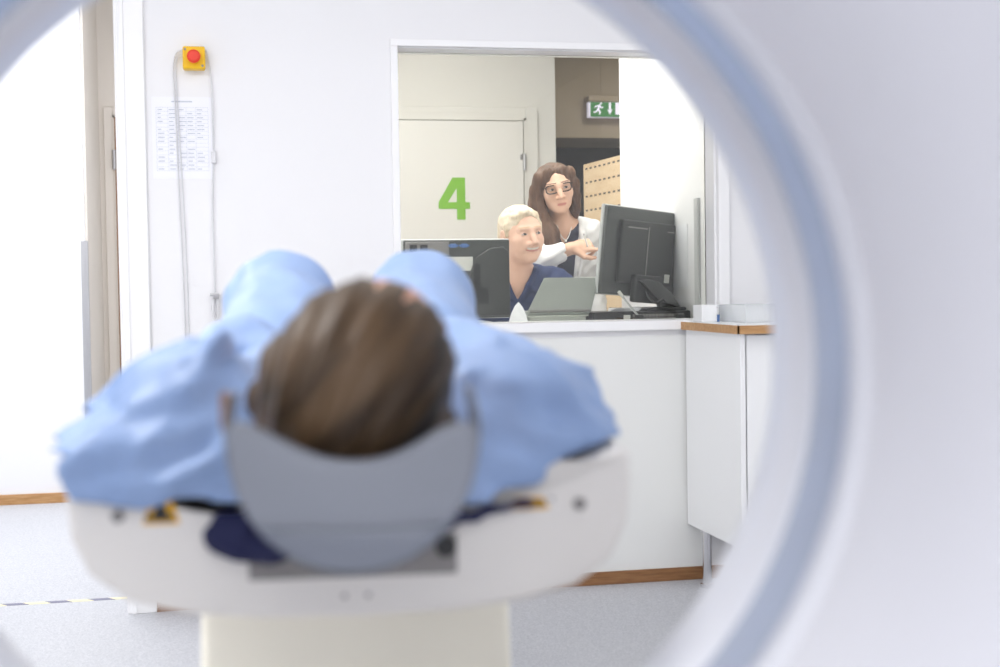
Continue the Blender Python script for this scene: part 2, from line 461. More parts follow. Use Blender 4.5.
def hand(F, wrist, palm_dir, normal, thumb_side, size=1., curl=(.5, .6, .6, .6), thumb=.5, sc=1.):
    """palm and five fingers: palm_dir to the knuckles, normal out of the back of the hand, thumb_side -1/1"""
    w = np.array(wrist, float); d = np.array(palm_dir, float); d /= np.linalg.norm(d)
    n = np.array(normal, float); n -= d*(n @ d); n /= np.linalg.norm(n); t = np.cross(d, n)*thumb_side
    k = .006
    pl = .088*sc
    R = np.stack([t, d, n], 1)
    F.ell(w+d*pl*.52, (.040*sc, .052*sc, .014*sc), R, .012)
    F.cap(w-d*.01, w+d*pl*.4, .022*sc, .022*sc, .015)
    for i, (off, L, r) in enumerate([(.028, .074, .0088), (.009, .082, .0088), (-.010, .076, .0083), (-.027, .06, .0074)]):
        b = w+d*pl*(.97-.012*abs(i-1))+t*off*sc; a = 0.; c = curl[i]; p = b; F.cap(w+d*pl*.45+t*off*.7*sc, b, .012*sc, r*1.15*sc, k)
        for seg, fr in enumerate((.46, .30, .24)):
            a += c*(1.0, 1.25, .7)[seg]
            q = p+(d*math.cos(a)-n*math.sin(a))*L*fr*sc+t*off*.12*fr*sc
            F.cap(p, q, r*(1-.08*seg)*sc, r*(1-.08*(seg+1))*sc, k*.6); p = q
    p = w+d*pl*.22+t*.026*sc
    q = p+(d*.62+t*.62-n*.25)*.042*sc; F.cap(p, q, .0135*sc, .0115*sc, .010)
    q2 = q+(d*(.9)+t*(.35-.6*thumb)-n*(.25+.4*thumb))*.032*sc; F.cap(q, q2, .0105*sc, .0095*sc, k)
    q3 = q2+(d*(.9)+t*(.1-.7*thumb)-n*(.25+.4*thumb))*.026*sc; F.cap(q2, q3, .0095*sc, .008*sc, k)
    return F

# ------------------------------------------------------------------ the setting
YW = 4.65                       # face of the wall between scanner room and control room
bm = B(); box(bm, -3.2, 3.6, -2.8, 10.6, -.06, 0); f = struct('floor', bm, M['floor'])
bm = B(); box(bm, -3.2, 3.6, -2.8, 4.8, 2.6, 2.7); struct('ceiling', bm, M['ceil'])
bm = B(); box(bm, -3.2, 3.6, 4.8, 10.6, 2.75, 2.85); c2 = struct('ceiling', bm, M['ceil'])
bm = B()
box(bm, -3.2, -1.75, YW, 4.8, 0, 2.75)
box(bm, -1.75, -.265, YW, 4.8, 2.3, 2.75)
box(bm, -.265, .634, YW, 4.8, 0, 2.75)
box(bm, .634, 1.76, YW, 4.8, 0, .885)
box(bm, .634, 1.76, YW, 4.8, 1.853, 2.75)
box(bm, 1.76, 3.6, YW, 4.8, 0, 2.75)
struct('wall_back', bm, M['wall'])
bm = B(); box(bm, -2.9, -2.75, -2.8, YW, 0, 2.6); struct('wall_left', bm, M['wall'])
bm = B(); box(bm, 2.75, 2.9, -2.8, YW, 0, 2.6); struct('wall_right', bm, M['wall'])
bm = B(); box(bm, -2.9, 2.9, -2.95, -2.8, 0, 2.6); struct('wall_rear', bm, M['wall'])
# doorway casing on the left
bm = B()
box(bm, -.275, -.188, YW-.018, YW, 0, 2.39, .003)
box(bm, -.266, -.25, YW-.024, YW-.012, 0, 2.31, .002)
box(bm, -1.84, -1.75, YW-.018, YW, 0, 2.39, .003)
box(bm, -1.75, -.275, YW-.018, YW, 2.3, 2.39, .003)
box(bm, -.281, -.265, YW-.01, 4.81, 0, 2.3)
struct('trim_1', bm, M['trim'])
bm = B(); box(bm, -.188, 2.75, YW-.014, YW, 0, .045, .002); struct('baseboard_back', bm, M['oakdark'])
# panel dressing under the window and the window
bm = B(); box(bm, .30, 1.72, YW-.006, YW, .045, .865); struct('trim_2', bm, M['panel'])
w = thing('window_1', None, None, (.634, YW, .885), kind='structure')
bm = B()
box(bm, .610, .634, YW-.015, YW, .919, 1.853, .002)
box(bm, .610, 1.80, YW-.015, YW, 1.853, 1.876, .002)
box(bm, 1.76, 1.80, YW-.015, YW, .919, 1.853, .002)
box(bm, .634, .637, 4.66, 4.79, .919, 1.85); box(bm, 1.752, 1.76, 4.66, 4.79, .919, 1.85)
box(bm, .634, 1.76, 4.66, 4.79, 1.85, 1.853)
obj('window_frame', bm, M['trim'], w)
bm = B(); box(bm, .60, 1.80, YW-.03, 4.83, .885, .919, .003); obj('window_sill', bm, M['trim'], w)
bm = B(); box(bm, .637, 1.752, 4.745, 4.753, .919, 1.85); obj('window_pane', bm, M['pane'], w)
# corridor beyond the doorway
bm = B(); box(bm, -3.2, -.60, 7.2, 8.35, 0, 2.75); struct('wall_corridor', bm, M['wall'])
bm = B(); box(bm, -3.2, -.60, 7.186, 7.2, 0, .05, .002); struct('baseboard_corridor', bm, M['oak'])
bm = B(); box(bm, -.598, -.585, 7.2, 7.24, 0, 1.3); box(bm, -.618, -.598, 7.194, 7.2, 0, 1.3); struct('trim_3', bm, M['steel'])
bm = B(); box(bm, -.60, .3, 8.2, 8.35, 0, 2.75); struct('wall_far', bm, M['beige'])
bm = B(); box(bm, -.60, -.588, 7.262, 8.2, 0, 2.75); struct('trim_4', bm, M['beige'])
bm = B(); box(bm, .2, .3, 4.8, 8.2, 0, 2.75); struct('wall_partition', bm, M['wall'])
d = thing('door_1', None, None, (-.5, 8.2, 0), kind='structure')
bm = B()
for x0, x1, z0, z1 in ((-.562, -.512, 0, 2.09), (.15, .2, 0, 2.09), (-.512, .15, 2.04, 2.09)): box(bm, x0, x1, 8.18, 8.2, z0, z1, .003)
box(bm, -.512, -.50, 8.17, 8.2, 0, 2.04); box(bm, -.512, .15, 8.17, 8.2, 2.03, 2.04)
obj('door_frame', bm, M['beige'], d)
bm = B(); box(bm, -.496, .15, 8.165, 8.2, .01, 2.028, .002); obj('door_leaf', bm, M['door'], d)
bm = B()
box(bm, -.502, -.494, 8.163, 8.17, .01, 2.03); obj('door_edge', bm, M['oakdark'], d)
for z in (.25, 1.79):
    bm = B(); cyl(bm, (-.508, 8.162, z-.055), (-.508, 8.162, z+.055), .011, n=12); obj('hinge', bm, M['steel'], d)
# control room shell
bm = B(); box(bm, .3, 2.05, 8.1, 8.25, 0, 2.75); struct('wall_control', bm, M['control_wall'])
bm = B(); box(bm, 1.774, 1.90, 4.8, 5.866, 0, 2.75); struct('wall_side', bm, M['wall'])
bm = B(); box(bm, 3.45, 3.6, 4.8, 10.6, 0, 2.75); struct('wall_east', bm, M['control_wall'])
bm = B(); box(bm, .3, 3.6, 10.3, 10.45, 0, 2.75); struct('wall_end', bm, M['char'])
bm = B(); box(bm, 2.05, 3.45, 9.5, 10.3, 2.085, 2.75)
box(bm, 2.05, 3.45, 9.48, 9.5, 2.075, 2.11); box(bm, 2.735, 2.742, 9.497, 9.5, 2.11, 2.75); struct('trim_5', bm, M['taupe'])
# door with the number, seen through the window
d = thing('door_2', None, None, (1.3, 8.1, 0), kind='structure')
bm = B()
for x0, x1, z0, z1 in ((1.862, 1.935, 0, 2.10), (.62, .70, 0, 2.10), (.70, 1.862, 2.03, 2.10)): box(bm, x0, x1, 8.075, 8.1, z0, z1, .004)
box(bm, 1.848, 1.864, 8.07, 8.1, 0, 2.04); box(bm, .70, 1.862, 8.07, 8.1, 2.022, 2.036)
obj('door_frame', bm, M['control_wall'], d)
bm = B(); box(bm, .702, 1.842, 8.062, 8.1, .01, 2.016, .002); obj('door_leaf', bm, M['door'], d)
for z in (.3, 1.776):
    bm = B(); cyl(bm, (1.848, 8.06, z-.05), (1.848, 8.06, z+.05), .011, n=12); box(bm, 1.822, 1.836, 8.055, 8.064, z+.015, z+.045); obj('hinge', bm, M['steel'], d)
bm = B(); nx = lambda x: 1.328+(x-155)/108*.187
nz = lambda z: 1.684-(z-92)/145*.247
for poly in (((218, 92), (247, 92), (247, 237), (218, 237)), ((155, 177), (204, 92), (218, 92), (218, 128), (187, 177)), ((155, 177), (218, 177), (218, 200), (155, 200)), ((247, 177), (263, 177), (263, 200), (247, 200))):
    prism(bm, [(nx(a), nz(b)) for a, b in poly], 8.0585, 8.0621)
obj('door_number', bm, M['green'], d)

# hazard tape on the threshold
bm = B(); box(bm, -1.74, -.285, 4.868, 4.896, 0, .0012)
tag(obj('floor_tape', bm, M['tape']), 'yellow and dark striped hazard tape stuck across the floor at the left doorway', 'floor tape')

# ------------------------------------------------------------------ on the back wall
t = thing('emergency_stop', 'yellow emergency stop box with red push button on the white wall', 'emergency stop', (-.031, YW, 1.76))
bm = B(); box(bm, -.066, .005, YW-.05, YW, 1.76, 1.832, .006, 3); obj('housing', bm, M['yellow'], t)
bm = B(); cyl(bm, (-.031, YW-.05, 1.796), (-.031, YW-.062, 1.796), .013); cyl(bm, (-.031, YW-.062, 1.796), (-.031, YW-.074, 1.796), .0205, .0215, 28)
cyl(bm, (-.031, YW-.074, 1.796), (-.031, YW-.08, 1.796), .0215, .015, 28); obj('push_button', bm, M['red'], t, True)
for x, z in ((-.058, 1.822), (-.004, 1.769)):
    bm = B(); cyl(bm, (x, YW-.05, z), (x, YW-.0525, z), .004, n=10); obj('screw', bm, M['recess'], t)
t = tag(obj('cable', (lambda b: (tube(b, [(-.066, YW-.012, 1.825), (-.085, YW-.01, 1.815), (-.097, YW-.008, 1.76), (-.092, YW-.006, 1.6), (-.088, YW-.006, 1.4), (-.079, YW-.006, 1.0), (-.076, YW-.006, .6), (-.076, YW-.006, .06)], .0022), tube(b, [(-.066, YW-.016, 1.81), (-.082, YW-.012, 1.80), (-.089, YW-.008, 1.74), (-.08, YW-.006, 1.5), (-.067, YW-.006, 1.0), (-.064, YW-.006, .06)], .0019), b)[2])(B()), M['cable'], None, True), 'pair of thin white cables hanging from the left side of the yellow box', 'cable')
t = thing('pull_cord', 'pale grey cord looping down from the right of the yellow box to a wall clip', 'cord', (.02, YW, .98))
bm = B(); tube(bm, [(-.02, YW-.012, 1.828), (.0, YW-.014, 1.836), (.014, YW-.012, 1.80), (.024, YW-.01, 1.70), (.025, YW-.008, 1.5), (.018, YW-.008, 1.3), (.02, YW-.012, 1.05), (.021, YW-.012, .96)], .0026); obj('cord', bm, M['cable'], t, True)
bm = B(); box(bm, .017, .033, YW-.018, YW, 1.46, 1.5, .003); obj('joint', bm, M['cable'], t)
bm = B(); box(bm, .012, .032, YW-.03, YW, 1.018, 1.036, .003); cyl(bm, (.004, YW-.024, 1.032), (.034, YW-.024, 1.032), .005, n=10); obj('clip', bm, M['steel'], t)
bm = B(); tube(bm, [(.016, YW-.016, 1.015), (.011, YW-.018, .985), (.015, YW-.018, .955), (.026, YW-.018, .955), (.029, YW-.018, .985), (.026, YW-.016, 1.015)], .004); obj('handle', bm, M['cable'], t, True)
t = thing('notice_sheet', 'white printed table sheet taped to the wall below the yellow box', 'paper', (-.07, YW, 1.41))
bm = B(); box(bm, -.168, .022, YW-.0022, YW-.0004, 1.41, 1.675); obj('sheet', bm, M['paper'], t)
bm = B()
box(bm, -.105, -.04, YW-.0028, YW-.0022, 1.658, 1.662)
for r in range(17): box(bm, -.155, .01, YW-.0026, YW-.0022, 1.436+r*.0128, 1.4367+r*.0128)
for x in (-.155, -.118, -.086, -.06, -.03, .0095): box(bm, x, x+.0007, YW-.0026, YW-.0022, 1.436, 1.641)
rr = random.Random(3)
for r in range(16):
    for x in (-.15, -.114, -.082, -.056, -.026):
        if rr.random() < .75: box(bm, x, x+.01+.014*rr.random(), YW-.0027, YW-.0022, 1.4405+r*.0128, 1.4435+r*.0128)
obj('printed_table', bm, M['ink'], t)

# cabinet beside the window
t = thing('wall_cabinet', 'white cabinet on steel legs against the wall right of the window', 'cabinet', (1.95, 4.4, 0))
bm = B(); box(bm, 1.633, 1.651, 4.125, YW-.016, .2, .885, .0015); box(bm, 2.282, 2.3, 4.125, YW-.016, .2, .885, .0015)
box(bm, 1.651, 2.282, 4.15, YW-.016, .2, .218); box(bm, 1.651, 2.282, YW-.026, YW-.016, .218, .885); box(bm, 1.651, 2.282, 4.15, YW-.02, .868, .885)
obj('body', bm, M['white_lam'], t)
for x0, x1, hx in ((1.656, 1.963, 1.94), (1.968, 2.278, 1.99)):
    bm = B(); box(bm, x0, x1, 4.128, 4.146, .222, .879, .0015); dd = obj('door', bm, M['white_lam'], t)
    bm = B(); cyl(bm, (hx, 4.105, .70), (hx, 4.105, .82), .005, n=10); cyl(bm, (hx, 4.105, .71), (hx, 4.128, .71), .004, n=8); cyl(bm, (hx, 4.105, .81), (hx, 4.128, .81), .004, n=8); obj('handle', bm, M['steel'], dd)
for x in (1.658, 2.24):
    for y in (4.2, 4.51):
        bm = B(); cyl(bm, (x, y, 0), (x, y, .2), .016, n=16); cyl(bm, (x, y, 0), (x, y, .012), .024, n=16); cyl(bm, (x, y, .188), (x, y, .2), .024, n=16); obj('leg', bm, M['chrome'], t, True)
t = thing('worktop', 'white worktop with oak edge lying on the white cabinet', 'worktop', (1.95, 4.4, .885))
bm = B(); box(bm, 1.616, 2.35, 4.09, YW-.03, .885, .912, .001); obj('slab', bm, M['white_lam'], t)
bm = B(); box(bm, 1.611, 1.616, 4.085, YW-.03, .885, .912); box(bm, 1.611, 2.35, 4.085, 4.09, .885, .912); obj('edge_strip', bm, M['oak'], t)

def tray(name, label, cat, x0, x1, y0, y1, z0, h, m, th=.0025):
    bm = B()
    box(bm, x0, x1, y0, y1, z0, z0+th); box(bm, x0, x1, y0, y0+th, z0+th, z0+h); box(bm, x0, x1, y1-th, y1, z0+th, z0+h)
    box(bm, x0, x0+th, y0+th, y1-th, z0+th, z0+h); box(bm, x1-th, x1, y0+th, y1-th, z0+th, z0+h)
    box(bm, x0-.005, x1+.005, y0-.005, y0, z0+h-.008, z0+h); box(bm, x0-.005, x1+.005, y1, y1+.005, z0+h-.008, z0+h)
    return tag(obj(name, bm, m), label, cat)
tray('storage_tray', 'clear shallow plastic tray on the oak edged worktop', 'tray', 1.735, 1.93, 4.33, 4.58, .9125, .058, M['clear'])
t = thing('tissue_box', 'small white carton with a blue patch left of the clear tray', 'box', (1.68, 4.55, .9125))
bm = B(); box(bm, 1.645, 1.70, 4.50, 4.59, .9125, .971, .003); obj('carton', bm, M['white_lam'], t)
bm = B(); box(bm, 1.70, 1.716, 4.52, 4.535, .9125, .937); obj('patch', bm, M['blue_lab'], t)
# ------------------------------------------------------------------ scanner gantry (frame turned with the scanner axis)
GX, GZ = 0, .989
g = thing('scanner_gantry', 'large white ring shaped scanner body with round bore framing the view', 'scanner', (GX, .7, 0), frame=RG)
prof = [(.357, .93), (.365, .88), (.379, .81), (.405, .71), (.455, .60), (.535, .49), (.62, .40), (.72, .335), (.84, .30), (.93, .31), (.975, .35), (.985, .42),
        (.985, 1.18), (.975, 1.26), (.93, 1.31), (.80, 1.33), (.66, 1.325), (.55, 1.30), (.46, 1.255), (.40, 1.20), (.366, 1.15), (.358, 1.142)]
bm = B(); lathe_y(bm, prof, GX, GZ, 160); obj('housing', bm, M['gantry'], g, True, ang=60)
bm = B(); lathe_y(bm, [(.354, .957), (.350, .953), (.350, .94), (.354, .93), (.362, .924), (.372, .924), (.372, .957)], GX, GZ, 160); obj('bore_ring', bm, M['gantry_lip'], g, True, ang=60)
bm = B(); lathe_y(bm, [(.354, 1.037), (.350, 1.041), (.350, 1.132), (.353, 1.141), (.362, 1.147), (.372, 1.145), (.372, 1.037)], GX, GZ, 160); obj('bore_ring', bm, M['gantry_lip'], g, True, ang=60)
bm = B(); lathe_y(bm, [(.3545, .9565), (.3545, 1.0375), (.372, 1.0375), (.372, .9565)], GX, GZ, 160); obj('scan_window', bm, M['mylar'], g, True, ang=60)
bm = B(); box(bm, GX-.80, GX+.80, .42, 1.2, 0, .25, .03, 3); obj('foot', bm, M['gantry'], g)

# ------------------------------------------------------------------ patient table
TY = 1.42
t = thing('scanner_table', 'white scanner table with rounded end on a cream pedestal', 'scanner table', (0, 2.4, 0), frame=RG)
half = [(0, .711), (.10, .713), (.17, .72), (.228, .735), (.267, .763), (.285, .80), (.288, .84), (.288, .874), (.278, .880), (.245, .868), (.21, .852), (.16, .838), (.10, .829), (.04, .826)]
outline = half + [(-x, z) for x, z in half[:0:-1]]
bm = B(); prism(bm, outline, TY, 3.6, 'y', .012); obj('tabletop', bm, M['table'], t, True, ang=40)
bm = B(); box(bm, -.108, .104, TY-.003, TY+.02, .754, .796, .002); obj('slot', bm, M['recess'], t)
for x in (-.098, .092):
    bm = B(); cyl(bm, (x, TY-.006, .783), (x, TY+.01, .783), .011, n=16); obj('latch', bm, M['black'], t)
for x, z in ((-.236, .824), (.232, .822)):
    bm = B(); cyl(bm, (x, TY-.004, z), (x, TY+.006, z), .0065, n=16); obj('screw', bm, M['recess'], t)
for x in (-.012, .012):
    bm = B(); cyl(bm, (x, TY-.002, .735), (x, TY+.004, .735), .0026, n=12); obj('screw', bm, M['recess'], t)
for x0, x1, z0, z1 in ((-.212, -.176, .815, .838), (.158, .2, .818, .83)):
    bm = B(); prism(bm, [(x0, z0), (x1, z0), (x1-.006, z1), (x0+.008, z1)], TY-.0015, TY+.003); lb = obj('warning_label', bm, M['label_y'], t)
    bm = B(); xm = (x0+x1)/2; prism(bm, [(xm-.010, z0+.003), (xm+.010, z0+.003), (xm+.004, z1-.003), (xm-.004, z1-.003)], TY-.0022, TY-.0014); box(bm, x0+.003, x0+.008, TY-.0022, TY-.0014, z0+.003, z0+.009); box(bm, x1-.01, x1-.005, TY-.0022, TY-.0014, z0+.003, z0+.009); obj('symbol', bm, M['black'], lb)
bm = B(); prism(bm, [(-.196, .72), (-.212, 0), (.212, 0), (.196, .72)], 1.78, 3.2, 'y', .015); obj('pedestal', bm, M['cream'], t, True, ang=40)
bm = B(); box(bm, -.26, .26, 1.74, 3.3, 0, .04, .01); obj('foot_plate', bm, M['cream'], t)

# head rest slid into the table end
h = thing('head_rest', 'grey curved head rest plate cradling the brown hair', 'head rest', (0, 1.3, .81), frame=RG)
pl = [(.105*math.sin(a), .915-.105*math.cos(a)) for a in np.linspace(-PI/2+.02, PI/2-.02, 30)]
top = smooth_path([(.1055, .922, 0), (.101, .932, 0), (.09, .934, 0), (.072, .928, 0), (.045, .913, 0), (.02, .905, 0), (-.005, .904, 0), (-.03, .909, 0), (-.058, .922, 0), (-.08, .934, 0), (-.093, .939, 0), (-.102, .936, 0), (-.1055, .926, 0)], 4)
bm = B(); prism(bm, pl+[(p.x, p.y) for p in top], 1.165, 1.187, 'y', .006, seg=4); obj('end_plate', bm, M['headrest'], h, True, ang=50)
lo = [(.1045*math.sin(a), .915-.1045*math.cos(a)) for a in np.linspace(-.9, .9, 24)]
li = [(.1035*math.sin(a), .915-.1035*math.cos(a)) for a in np.linspace(.98, -.98, 24)]
bm = B(); prism(bm, [(x, z) for x, z in lo]+[(x, .848+.35*x*x) for x in (.083, .05, 0, -.05, -.083)], 1.161, 1.1645, 'y', .003); obj('lower_lip', bm, M['headrest_rim'], h, True, ang=50)
bm = B()
ao = [(.109*math.sin(a), .925-.112*math.cos(a)) for a in np.linspace(-PI/2-.32, PI/2+.32, 36)]
ai = [(.103*math.sin(a), .925-.066*math.cos(a) if abs(a) < PI/2 else .925-.112*math.cos(a)) for a in np.linspace(PI/2+.32, -PI/2-.32, 36)]
prism(bm, ao+ai, 1.1875, 1.235, 'y', .0015)
obj('shell', bm, M['headrest_rim'], h, True, ang=50)
ao = [(.109*math.sin(a), .925-.112*math.cos(a)) for a in np.linspace(-.95, .95, 24)]
bm = B(); prism(bm, ao+[(.085, .872), (.05, .862), (0, .859), (-.05, .862), (-.085, .872)], 1.2355, 1.415, 'y', .002); obj('cushion', bm, M['headrest_rim'], h, True, ang=50)
bm = B(); box(bm, -.1115, -.1055, 1.19, 1.215, .93, .962, .002); obj('side_tab', bm, M['oakdark'], h)
bm = B(); box(bm, -.05, .05, 1.36, TY+.05, .788, .812, .004); obj('tongue', bm, M['recess'], h)

# navy strap lying under the head rest across the table end
F = Field()
F.cap((-.13, 1.405, .80), (-.085, 1.40, .79), .02, .016, .02); F.cap((-.12, 1.41, .815), (-.07, 1.405, .80), .014, .016, .02)
F.chain([((-.08, 1.405, .80), .012), ((0, 1.40, .80), .010), ((.10, 1.402, .812), .007), ((.155, 1.405, .824), .004), ((.20, 1.405, .830), .003)], .01)
F.disp(lambda X, Y, Z: .003*np.sin(X*160+Z*90)*np.sin(Z*150))
me = F.mesh('strap', axis(-.17, .23, .0035), axis(1.36, 1.44, .003), axis(.75, .86, .003))
tag(link_mesh('strap', me, M['navy'], None, True, RG), 'dark navy strap bunched beside the grey head rest on the table end', 'strap')

# ------------------------------------------------------------------ patient lying face up, head towards the camera
p = thing('person', 'patient lying face up on the scanner table in a pale blue gown, knees raised', 'person', (0, 2.2, .83), frame=RG)
hR = head_frame((.46, .47, .78), (.02, -1, .47))
HP = Head((.013, 1.318, .963), hR, 1.0)
F = Field(); HP.build(F, 0, .95)
F.cap((.004, 1.36, .935), (0, 1.49, .905), .052, .058, .03)
F.ell((0, 1.66, .905), (.165, .21, .085), None, .04); F.ell((0, 1.92, .90), (.14, .18, .078), None, .05); F.ell((0, 2.1, .905), (.165, .13, .085), None, .05)
for q in (-1, 1):
    F.cap((q*.10, 1.54, .905), (q*.175, 1.53, .902), .06, .06, .04)
    F.chain([((q*.175, 1.53, .90), .056), ((q*.262, 1.78, .893), .044), ((q*.14, 1.93, .945), .033), ((q*.10, 1.955, .952), .028)], .02)
    F.chain([((q*.085, 2.08, .91), .082), ((q*.112, 2.37, 1.030), .052), ((q*.10, 2.62, .90), .05), ((q*.10, 2.74, .866), .036)], .025)
    F.chain([((q*.10, 2.74, .862), .034), ((q*.105, 2.80, .875), .03), ((q*.11, 2.86, .905), .022)], .015)
hand(F, (-.10, 1.955, .952), (.9, .25, -.1), (0, .1, 1), -1, .95, (.15, .2, .2, .2), .1)
hand(F, (.10, 1.955, .960), (-.9, .3, .12), (0, .1, 1), 1, .95, (.15, .2, .2, .2), .1)
F.half((0, 0, .838), (0, 0, -1))
me = F.mesh('body', axis(-.34, .34, .009, [(-.11, .11, .0034)]), axis(1.19, 2.92, .010, [(1.19, 1.46, .0034), (1.9, 2.04, .004)]), axis(.83, 1.14, .008, [(.86, 1.075, .0034)]))
HP.paint(me, browi=4)
link_mesh('body', me, [M['skin_p'], M['lip'], M['eye_w'], M['iris'], M['brow']], p, True)
# hair: combed from the forehead over the crown, longer locks on both sides of the neck
F = Field()
E = lambda x, y, z, r, k=.012, sub=False: F.ell(HP.p(x, y, z), np.array(r), hR, k, sub)
E(0, -.020, .026, (.0865, .103, .092)); E(.0, -.05, -.03, (.083, .075, .085), .02)
for q in (-1, 1): F.chain([(HP.p(q*.078, -.02, .0), .022), (HP.p(q*.082, -.03, -.07), .022), (HP.p(q*.075, -.04, -.13), .018), (HP.p(q*.06, -.045, -.17), .012)], .02)
E(0, .085, -.035, (.066, .075, .105), .012, True)
E(.02, .105, .03, (.055, .035, .055), .015, True)
def strands(X, Y, Z):
    q = (np.stack(np.broadcast_arrays(X, Y, Z), -1)-HP.o) @ hR
    a = np.arctan2(q[..., 0]-.01, q[..., 1]+.35)*14
    return .0016*np.sin(a*5+6*q[..., 2])+.001*np.sin(a*13+q[..., 2]*9)
F.disp(strands)
me = F.mesh('hair', axis(-.13, .13, .003), axis(1.17, 1.52, .0032), axis(.845, 1.09, .003))
hp = link_mesh('hair', me, M['hair_dark'], p, True)
# gown draped over shoulders, arms, trunk and raised knees
F = Field()
F.ell((0, 1.70, .90), (.19, .27, .10), None, .05); F.ell((0, 2.02, .895), (.20, .25, .098), None, .07)
for q in (-1, 1):
    s = 1 if q < 0 else 0
    F.cap((q*.09, 1.50, .90), (q*.165, 1.50, .906), .07, .076, .04)
    F.chain([((q*.17, 1.515, .906), .078), ((q*.25, 1.72, .888), .062), ((q*.15, 1.93, .955), .058)], .03)
    F.chain([((q*.095, 2.06, .93), .108), ((q*(.118), 2.36, 1.018+.005*s), .085)], .03)
    F.chain([((q*.118, 2.36, 1.018), .085), ((q*.11, 2.56, .93), .08)], .03)
    F.cap((q*.13, 2.3, .90), (q*.15, 2.1, .88), .075, .07, .05)
# sleeves: stiff, the left one spreads into a prow that spills over the table end
F.hull([(-.130, 1.47, .998), (-.222, 1.405, .868), (-.325, 1.49, .880), (-.308, 1.42, .880), (-.278, 1.405, .846), (-.296, 1.53, .858), (-.222, 1.40, .834), (-.095, 1.40, .834), (-.168, 1.58, 1.0), (-.305, 1.66, .915), (-.10, 1.60, .90), (-.10, 1.43, .95)], .012)
F.hull([(.115, 1.45, .945), (.188, 1.52, .992), (.275, 1.60, .958), (.325, 1.63, .903), (.268, 1.47, .85), (.10, 1.390, .829), (.155, 1.394, .838), (.14, 1.42, .90), (.25, 1.45, .90), (.10, 1.60, .90), (.235, 1.74, .955)], .012)
F.cap((.13, 1.435, .90), (.27, 1.53, .915), .010, .014, .012); F.chain([((.14, 1.425, .862), .026), ((.20, 1.44, .876), .026), ((.262, 1.49, .886), .026)], .02)
for a, b, r in (((-.135, 1.465, .995), (-.312, 1.45, .884), .010), ((-.15, 1.50, 1.0), (-.315, 1.53, .90), .011), ((-.16, 1.56, 1.004), (-.305, 1.62, .918), .011), ((-.14, 1.46, .985), (-.225, 1.405, .866), .011),
                ((.125, 1.46, .962), (.30, 1.58, .915), .012), ((.16, 1.50, .985), (.30, 1.64, .945), .011), ((.13, 1.45, .93), (.26, 1.49, .868), .012), ((.12, 1.45, .955), (.18, 1.62, 1.0), .012)): F.cap(a, tuple(np.array(a)*.1+np.array(b)*.9), r, .004, .008)
F.cap((-.11, 1.415, .90), (-.18, 1.405, .858), .010, .012, .012)
def wr(X, Y, Z):
    u = X*22+np.sin(Y*9)*1.4+Z*18; v = Y*26+np.sin(X*14)*1.2
    return .0042*(np.abs(((u*.5) % 2)-1)-.5)+.003*np.sin(v+1.3*np.sin(u))+.0016*np.sin(X*95+Z*60+np.sin(Y*40))
def folds(X, Y, Z):
    m = np.clip((np.abs(X)-.09)/.06, 0, 1)*np.clip((1.95-Y)/.15, 0, 1)
    ph = Y/.095+np.abs(X)*1.6+.35*np.sin(X*31)+Z*2.2
    f = np.abs((ph % 1)-.5)*2
    ph2 = Z/.05+np.abs(X)*4.2+.3*np.sin(Y*27)
    g2 = np.abs((ph2 % 1)-.5)*2
    return -m*(.008*f**1.5-.005)-m*.006*(g2-.5)
F.disp(folds)
F.disp(wr)
F.cap((.004, 1.25, .945), (.0, 1.50, .93), .098, .070, .02, True)     # neck opening
lift = lambda X, Y, Z: Z-np.where(Y > TY-.004, .846+np.clip((np.abs(X)-.1)/.17, 0, 1)**1.6*.038, .826)
F.fn(lift)
me = F.mesh('gown', axis(-.39, .39, .0065), axis(1.36, 2.72, .008, [(1.36, 1.8, .0055)]), axis(.81, 1.15, .0055))
link_mesh('gown', me, M['gown'], p, True)
# ------------------------------------------------------------------ control desk and its equipment, behind the glass
t = thing('control_desk', 'pale desk with a raised shelf along the control room window', 'desk', (1.05, 5.1, 0))
bm = B(); box(bm, .36, 1.76, 4.86, 5.46, .715, .74, .002); obj('desk_top', bm, M['panel'], t)
bm = B(); box(bm, .36, 1.768, 4.84, 5.30, .885, .905, .002); obj('shelf', bm, M['panel'], t)
for x in (.365, 1.05, 1.735):
    bm = B(); box(bm, x, x+.018, 4.86, 5.28, .74, .885); obj('shelf_support', bm, M['panel'], t)
for x in (.40, 1.70):
    bm = B(); box(bm, x, x+.04, 4.90, 5.40, 0, .715, .002); obj('leg', bm, M['steel'], t)

# monitor turned with its back to the window, left
t = thing('monitor', 'dark monitor back with a white sticker behind the raised right knee', 'monitor', (.914, 5.15, .905))
bm = B(); box(bm, .708, 1.120, 5.165, 5.185, .925, 1.226, .006, 3); obj('bezel', bm, M['silver'], t)
bm = B(); box(bm, .713, 1.117, 5.148, 5.168, .927, 1.222, .004, 2); obj('back_shell', bm, M['monitor'], t)
bm = B(); prism(bm, [(.925, .935), (1.115, .935), (1.113, 1.175), (1.09, 1.195), (1.04, 1.19), (.985, 1.155), (.955, 1.08)], 5.132, 5.15, 'y', .006); obj('back_hump', bm, M['monitor_lo'], t, True)
bm = B(); box(bm, .72, .885, 5.142, 5.15, 1.165, 1.215, .003); obj('port_panel', bm, M['recess'], t)
for i, x in enumerate((.735, .775)):
    bm = B(); box(bm, x, x+.028, 5.137, 5.143, 1.178, 1.204, .002); obj('port', bm, M['black'], t)
for x in (.888, .93):
    bm = B(); box(bm, x, x+.024, 5.139, 5.146, 1.192, 1.207, .003); cyl(bm, (x-.003, 5.137, 1.1995), (x-.003, 5.147, 1.1995), .004, n=8); cyl(bm, (x+.027, 5.137, 1.1995), (x+.027, 5.147, 1.1995), .004, n=8); obj('video_plug', bm, M['blue_lab'], t)
